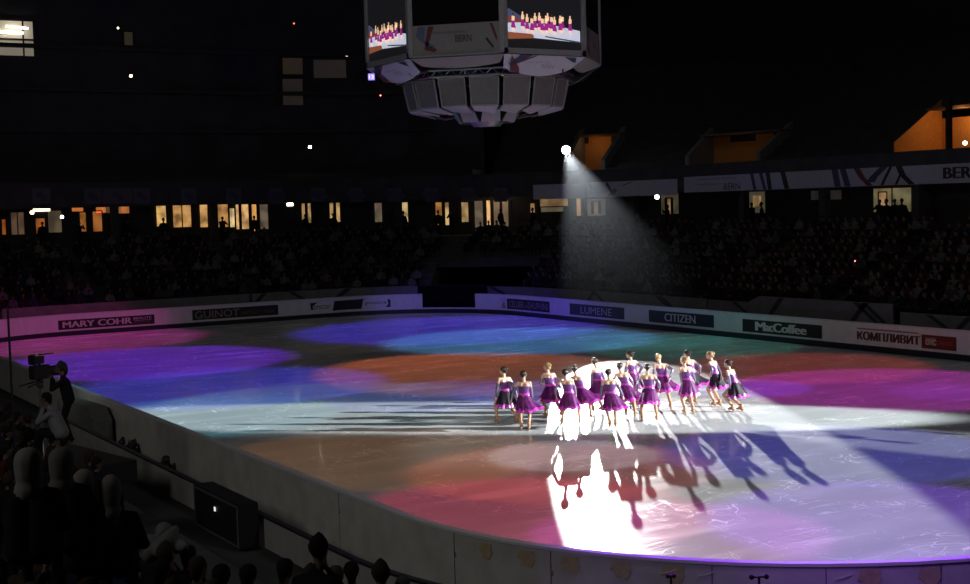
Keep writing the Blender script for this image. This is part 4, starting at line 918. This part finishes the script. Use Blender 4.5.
for z in (.05, .79): m2.box((.205, 0, z), (.008, w_, .02))
for y in (-w_+.03, w_-.03): m2.box((.205, y, .42), (.008, .02, .38))
m2.obj('edge_trim', M_metal, root)
m2 = MB(); m2.box((.212, 0, .55), (.006, .035, .04)); m2.obj('light', mat('case_light', (.9, .9, 1), emit=.9), root)
# side panel box by the boards
pA = ring(ray_ring(76, 400, .2, far=False)[0], .2, 0); pB = ring(ray_ring(112, 400, .2, far=False)[0], .2, 0)
root = empty('padded_cover', pA); tag(root, 'dark grey cloth-covered box standing against the outside of the near boards', 'covered box')
m2 = MB(); dv = pB-pA; n = Vector((0, -1, 0))
V = [Vector((0, 0, 0)), dv, dv+Vector((0, 0, .72)), dv*.86+Vector((0, 0, 1.02)), Vector((0, 0, .92))]; V2 = [v+n*.55 for v in V]
m2.add(V+V2, [(0, 1, 2, 3, 4), (9, 8, 7, 6, 5), (0, 5, 6, 1), (1, 6, 7, 2), (2, 7, 8, 3), (3, 8, 9, 4), (4, 9, 5, 0)]); m2.obj('cloth', mat('cover_cloth', (.10, .10, .095), .9, noise=.2), root, bevel=.03)
m2 = MB(); m2.box(dv*.5+n*.28+Vector((0, 0, -.0)), (.1, .1, .03)); m2.obj('foot', M_blk, root)
# black bundle and yellow bag on the walkway
def blob(name, x, y, z, size, m, label, cat, n=7):
    p = on_z(x, y, z+.15); b = Body(); rnd = random.Random(int(x))
    for i in range(n):
        a = Vector((rnd.uniform(-1, 1)*size[0], rnd.uniform(-1, 1)*size[1], rnd.uniform(.05, 1)*size[2])); b.cap(0, a, a+Vector((rnd.uniform(-.3, .3), rnd.uniform(-.2, .2), rnd.uniform(-.05, .1))), .10, .05)
    b.cap(0, (-size[0], 0, .07), (size[0], 0, .07), .09, .09)
    me = b.build(name, [m], .02, 2); o = link_mesh(name, me); o.location = (p[0], p[1], z); tag(o, label, cat); return o
blob('black_jacket', 133, 447, .02, (.45, .2, .32), M_blk, 'black jackets heaped against the near boards, right of the covered box', 'clothing pile')
blob('black_bag', 172, 463, .02, (.40, .2, .28), M_blk, 'black bag lying beyond the pale cloth by the near boards', 'bag')
blob('pale_cloth', 165, 470, .02, (.35, .15, .10), mat('pale_cloth', (.28, .26, .15), .8), 'pale yellowish cloth lying below the black bags by the near boards', 'cloth', 5)
blob('pale_coat', 157, 540, 2.4, (.30, .2, .30), mat('grey_coat', (.10, .10, .10), .9), 'pale grey coat draped among the dark spectators in the near stand', 'coat', 6)
# thin pole
p = at_dist(12, 395, 27); root = empty('thin_pole', (p[0], p[1], .5)); tag(root, 'thin black vertical pole at the left edge, in front of the end boards', 'pole')
zt = at_dist(12, 309, 27)[2]; m2 = MB(); m2.tube([(0, 0, 0), (0, 0, zt-.5)], .022, 8); m2.obj('pole', M_blk, root); m2 = MB(); m2.tube([(0, 0, 0), (0, 0, .04)], .15, 12); m2.obj('base_plate', M_blk, root)

def tv_camera():
    p = at_dist(40, 380, 31); zf = 1.0; root = empty('television_camera', (p[0], p[1], zf), YAW+D2R(-40)); root.scale = (.8, .8, 1); tag(root, 'large television camera on a pedestal beside the capped operator, near stand', 'television camera')
    zc = at_dist(40, 372, 31)[2]-zf
    q = MB(); q.box((0, 0, zc), (.26, .13, .15)); q.obj('camera_body', M_blk, root, bevel=.02)
    q = MB(); q.tube([(.26, 0, zc), (.30, 0, zc), (.60, 0, zc), (.78, 0, zc)], [.09, .11, .12, .15], 16); q.obj('lens', M_blk, root)
    q = MB(); q.box((-.05, .02, zc+.27), (.14, .14, .08)); q.box((-.2, .02, zc+.27), (.03, .16, .1)); q.box((0, 0, zc+.17), (.03, .03, .05)); q.obj('viewfinder', M_blk, root, bevel=.01)
    q = MB(); q.box((.1, 0, zc+.38), (.35, .012, .012)); q.obj('top_handle', M_blk, root)
    q = MB(); q.box((.02, .13, zc+.36), (.03, .015, .03)); q.obj('tally_light', mat('tally', (.8, .8, .9), emit=.25), root)
    q = MB(); q.ball((0, 0, zc-.24), .12, 12, 8); q.tube([(0, 0, zc-.3), (0, 0, .35)], .06, 10); q.obj('pedestal', M_metal, root)
    for a in (0, 2.1, 4.2): q = MB(); q.tube([(0, 0, .55), (.42*math.cos(a), .42*math.sin(a), .0)], .025, 8); q.obj('leg', M_metal, root)
    for sx in (-1, 1): q = MB(); q.tube([(0, sx*.1, zc-.2), (-.5, sx*.22, zc-.28)], .015, 8); q.obj('pan_bar', M_blk, root)
    return root
tv_camera()
m2 = MB(); p = at_dist(48, 420, 30.5); m2.box((p[0], p[1], .75), (1.6, 1.2, .24), 0.2); tag(m2.obj('camera_platform', M_blk), 'black camera platform under the television camera', 'platform')
def crew(x, y_head, D, lab, m, rz, name='camera_operator', zf=1.0):
    p = at_dist(x, y_head, D); return place_spect(m, (p[0], p[1], zf), rz, lab, None, name)
opm = spectator_mesh('operator', 'stand', 1, 0, coats[0], coats[0], mat('cap_black', (.012, .012, .012), .7), True, 1.05, .018, None, lean=.10, skin=M_skin2)
p = at_dist(67, 362, 30.2); zf = p[2]-1.72; crew(67, 362, 30.2, 'camera operator standing in black clothes and a cap, right of the television camera', opm, YAW+D2R(10), zf=max(zf, .99))
gm = spectator_mesh('crew_grey', 'sit', 1, 0, mat('shirt_grey', (.17, .17, .18), .8), coats[0], hairs[0], False, 1.1, .018, None, lean=.2)
p = at_dist(57, 400, 27.5); place_spect(gm, (p[0], p[1], p[2]-1.12), YAW+D2R(0), 'crew member in a pale grey top seated below the television camera', None, 'crew_member')
for i, (x, y, D, c, lab) in enumerate(((27, 447, 11.5, (.17, .165, .155), 'spectator with a pale brown hood at the far left of the near stand'), (60, 446, 12.2, (.10, .095, .09), 'spectator in a grey hood beside the pale brown hood'), (82, 468, 12.5, (.15, .14, .12), 'spectator with a light knitted hat, left of two small pale heads'), (109, 474, 12.5, (.12, .115, .105), 'spectator with a greyish hat, right of two small pale heads'))):
    hm = spectator_mesh('hooded', 'sit', 0, (.98, .92, .8, .8)[i], coats[0], coats[0], mat('hood_%d' % i, c, .9), False, 1.0+.1*(i < 2), .02, None)
    p = at_dist(x, y, D); place_spect(hm, (p[0], p[1], p[2]-1.30), YAW-PI/2+D2R(8), lab, None)
for i, (x, y, lab) in enumerate(((310, 540, 'topmost dark head against the low grey wall at the bottom'), (351, 560, 'small dark head right of the topmost one against the low wall'), (379, 566, 'dark capped head in front of the low wall, third of four'), (402, 576, 'rightmost dark head at the bottom edge by the low wall'))):
    D = (12.4, 15.2, 13.2, 16.2)[i]; p = at_dist(x, y, D); place_spect(SPM[(3, 0, 7, 5)[i]], (p[0], p[1], p[2]-1.29), YAW-PI/2-.3*(i == 0), 'spectator: '+lab, None)
# twin-ball stands by the near boards
def tstand(x, y, D, w, lab):
    p = at_dist(x, y, D); zf = .3; root = empty('microphone_stand', (p[0], p[1], zf), YAW-PI/2); tag(root, lab, 'microphone stand'); h = p[2]-zf
    q = MB(); q.tube([(0, 0, 0), (0, 0, h)], .014, 8); q.obj('pole', M_blk, root); q = MB(); q.tube([(-w, 0, h), (w, 0, h)], .012, 8); q.obj('cross_bar', M_blk, root)
    for sx in (-1, 1): q = MB(); q.ball((sx*w, 0, h), .03, 12, 8); q.obj('microphone', M_blk, root)
    for a in (0, 2.1, 4.2): q = MB(); q.tube([(0, 0, .25), (.3*math.cos(a), .3*math.sin(a), 0)], .01, 6); q.obj('leg', M_blk, root)
tstand(759, 577, 15.6, .085, 'black stand with a crossbar and two round microphones at the bottom edge')
tstand(671, 576, 16.6, .035, 'small black stand with a short crossbar before the violet-lit boards')

# ------------------------------------------------------------------ lights
def spot(name, loc, tgt, half, watts, col, blend=.12, r=.2):
    l = bpy.data.lights.new(name, 'SPOT'); l.energy = watts; l.color = col; l.spot_size = 2*math.radians(half); l.spot_blend = blend; l.shadow_soft_size = r
    o = bpy.data.objects.new(name, l); COL.objects.link(o); o.location = loc; o.rotation_euler = (Vector(tgt)-Vector(loc)).to_track_quat('-Z', 'Y').to_euler(); return o
L1 = at_dist(566, 150, 97); L1 = Vector(L1)
# it hangs on the upper tier of the corner; keep the fixture clear of the rows
T1 = Vector((11.9, -1.2, 0))
def fixture(name, loc, tgt, label, e, glow=(1, 1, 1), r=.3):
    root = empty(name, loc); tag(root, label, 'spotlight'); d = (Vector(tgt)-Vector(loc)).normalized(); Rm = d.to_track_quat('Z', 'Y').to_matrix()
    q = MB(); q.tube([d*-.9, d*-.12, d*-.02], [r*.7, r*1.0, r*1.1], 16); q.obj('lamp_housing', M_blk, root)
    q = MB(); q.tube([d*-.015, d*.0], [r*.98, r*.98], 20); q.obj('lens', mat('lens_'+name, glow, emit=e), root)
    q = MB(); q.tube([Vector((0, 0, -.1))-d*.4, Vector((0, 0, 8.36-loc[2]))-d*.4], .04, 8); q.obj('yoke', M_metal, root)
    return root
fixture('follow_spot', L1, T1, 'brilliant white follow spot high in the far corner, source of the hazy beam', 60)
def aimed(loc, tgt, k): d = (Vector(tgt)-Vector(loc)).normalized(); return Vector(loc)+d*k
spot('follow_beam', aimed(L1, T1, .35), T1, 3.42, 5.6e5, (1, .98, .96), .08, .22)
LR = Vector((46, 38, 13)); spot('side_follow_beam', LR, (9.65, -3.3, 0), 3.2, 4.6e5, (.93, 1, .98), .25, .25)
LF = Vector((-38, -22, 13)); spot('side_follow_beam', LF, (20.5, 2.0, 0), 1.7, 2.0e5, (.9, .95, 1), .3, .25)
spot('front_fill_spot', (40, -44, 19), (10, -4, .8), 4.5, 3.0e4, (1, .9, .8), .5, .4)  # warm fill added to brighten the camera side of the skaters
# coloured washes from the roof rig: (pixel centre, half width px, colour, strength)
POOLS = [(572, 455, 92, (.75, .78, .85), 1.5), 
 (462, 369, 166, (1, .22, .06), 2.0), (520, 340, 150, (.12, .45, .95), 2.4), (450, 329, 170, (.10, .05, 1), 2.8), (690, 347, 115, (.08, .42, .30), 1.1), (650, 341, 90, (.1, .5, .5), .8),
 (800, 367, 135, (.75, .07, .03), 1.5), (890, 388, 165, (.75, .01, .62), 2.3), (745, 388, 70, (.25, .06, .95), 2.0), (950, 392, 60, (.3, .04, .85), 1.0), (560, 393, 100, (.14, .10, .9), 1.6),
 (60, 341, 150, (.85, .04, .48), 1.6), (140, 362, 160, (.26, .02, 1), 2.8), (225, 386, 170, (.07, .06, .95), 2.6), (440, 396, 120, (.06, .08, .85), 1.3), (200, 416, 150, (.05, .38, .50), 1.7),
 (380, 456, 185, (.55, .22, .03), 1.3), (560, 470, 165, (.80, .13, .05), 1.5), (520, 515, 200, (.80, .01, .10), 2.1),
 (830, 452, 175, (.08, .07, .80), 2.2), (890, 520, 190, (.26, .06, .95), 2.6), (680, 535, 160, (.60, .03, .50), 2.0), (350, 347, 60, (.3, .2, .1), .4), (320, 405, 190, (.35, .6, .65), .9)]
def wash_spot(t):
    best = None      # keep the shaft of light clear of the hanging cube
    for k in range(13):
        o = Vector((0, 0, 0)) if k == 0 else Vector((math.cos(k*PI/6), math.sin(k*PI/6), 0))*10
        L_ = Vector((t.x, t.y, 0))+o; clear = min(math.hypot(t.x+(L_.x-t.x)*q, t.y+(L_.y-t.y)*q) for q in (.5, .6, .7, .8, .9, 1))
        if abs(L_.x) > 30 or abs(L_.y) > 20: continue
        sc = min(clear, 9)-(0 if k == 0 else .3)
        if best is None or sc > best[0]: best = (sc, L_)
    return Vector((best[1].x, best[1].y, 17.5))
for i, (x, y, w, c, e) in enumerate(POOLS):
    t = Vector(on_z(x, y)); D = (t-Vector(CC)).length; R = w/FPX*D; loc = wash_spot(t); dist = (loc-t).length
    spot('colour_wash', loc, t, math.degrees(math.atan(R/dist)), e*2250*(dist/17.5)**2, c, .32, .15)
# violet wash on the near boards' rail
tv = Vector(ring(near_s(800, 562)[0], 0, 1.1)); spot('colour_wash', (tv.x-9, tv.y+9, 15), tv+Vector((.2, -.2, 0)), 12, 30000, (.28, .01, 1), .6, .3)
spot('colour_wash', (tv.x+6, tv.y-8, 17), tv+Vector((1.5, 1.5, 0)), 12, 5000, (.32, .04, 1), .9, .3)
tv = Vector(ring(SX(60), 0, .6)); spot('colour_wash', (-14, 0, 16), tv, 15, 1700, (.9, .05, .55), .6, .3)
tv = Vector(ring(SX(470), 0, .6)); spot('colour_wash', (-14, 3, 16), tv, 17, 3600, (.16, .10, 1), .6, .3)
# soft fills added under the roof for the dim ambient light, sources unseen
for loc, w in (((-20, 20, 22), 150), ((18, 22, 22), 150), ((-25, -10, 22), 60)):
    area('fill_light', loc, (loc[0], loc[1], 0), 6, w, (1, .95, .88))
area('fill_light', (26, -42, 18), (12, -15, .5), 8, 850, (1, .96, .9))  # unseen fill added to lift the outside of the near boards
area('fill_light', (34, -12, 15), (0, 0, 12), 3, 500, (.95, .95, 1))  # added to lighten the video cube in place of bounce off the ice
# haze in the follow-spot beam
def beam_haze():
    d = (T1-L1).normalized(); a = L1+d*.4; Lh = 52.0; r = math.tan(math.radians(3.42)); q = MB(); q.tube([a, a+d*Lh], [.24, .24+r*Lh], 32); o = q.obj('beam_haze', M_blk); o.data.materials.clear()
    m = bpy.data.materials.new('beam_haze'); m.use_nodes = True; nt = m.node_tree; nt.nodes.remove(nt.nodes['Principled BSDF']); v = nt.nodes.new('ShaderNodeVolumeScatter'); v.inputs['Anisotropy'].default_value = .2
    g = nt.nodes.new('ShaderNodeTexCoord'); sub = nt.nodes.new('ShaderNodeVectorMath'); sub.operation = 'DISTANCE'; sub.inputs[1].default_value = tuple(a); nt.links.new(g.outputs['Object'], sub.inputs[0])
    mrn = nt.nodes.new('ShaderNodeMapRange'); mrn.inputs['From Min'].default_value = 0; mrn.inputs['From Max'].default_value = Lh*.92; mrn.inputs['To Min'].default_value = .0015; mrn.inputs['To Max'].default_value = 0
    nt.links.new(sub.outputs['Value'], mrn.inputs['Value']); nt.links.new(mrn.outputs['Result'], v.inputs['Density']); v.inputs['Color'].default_value = (.8, .9, 1, 1)
    nt.links.new(v.outputs[0], nt.nodes['Material Output'].inputs['Volume']); o.data.materials.append(m); tag(o, 'pale blue haze glowing in the follow-spot beam', 'haze', None, 'stuff')
beam_haze()
w = bpy.data.worlds.new('world'); SC.world = w; w.use_nodes = True; w.node_tree.nodes['Background'].inputs[0].default_value = (.5, .55, .65, 1); w.node_tree.nodes['Background'].inputs[1].default_value = .004
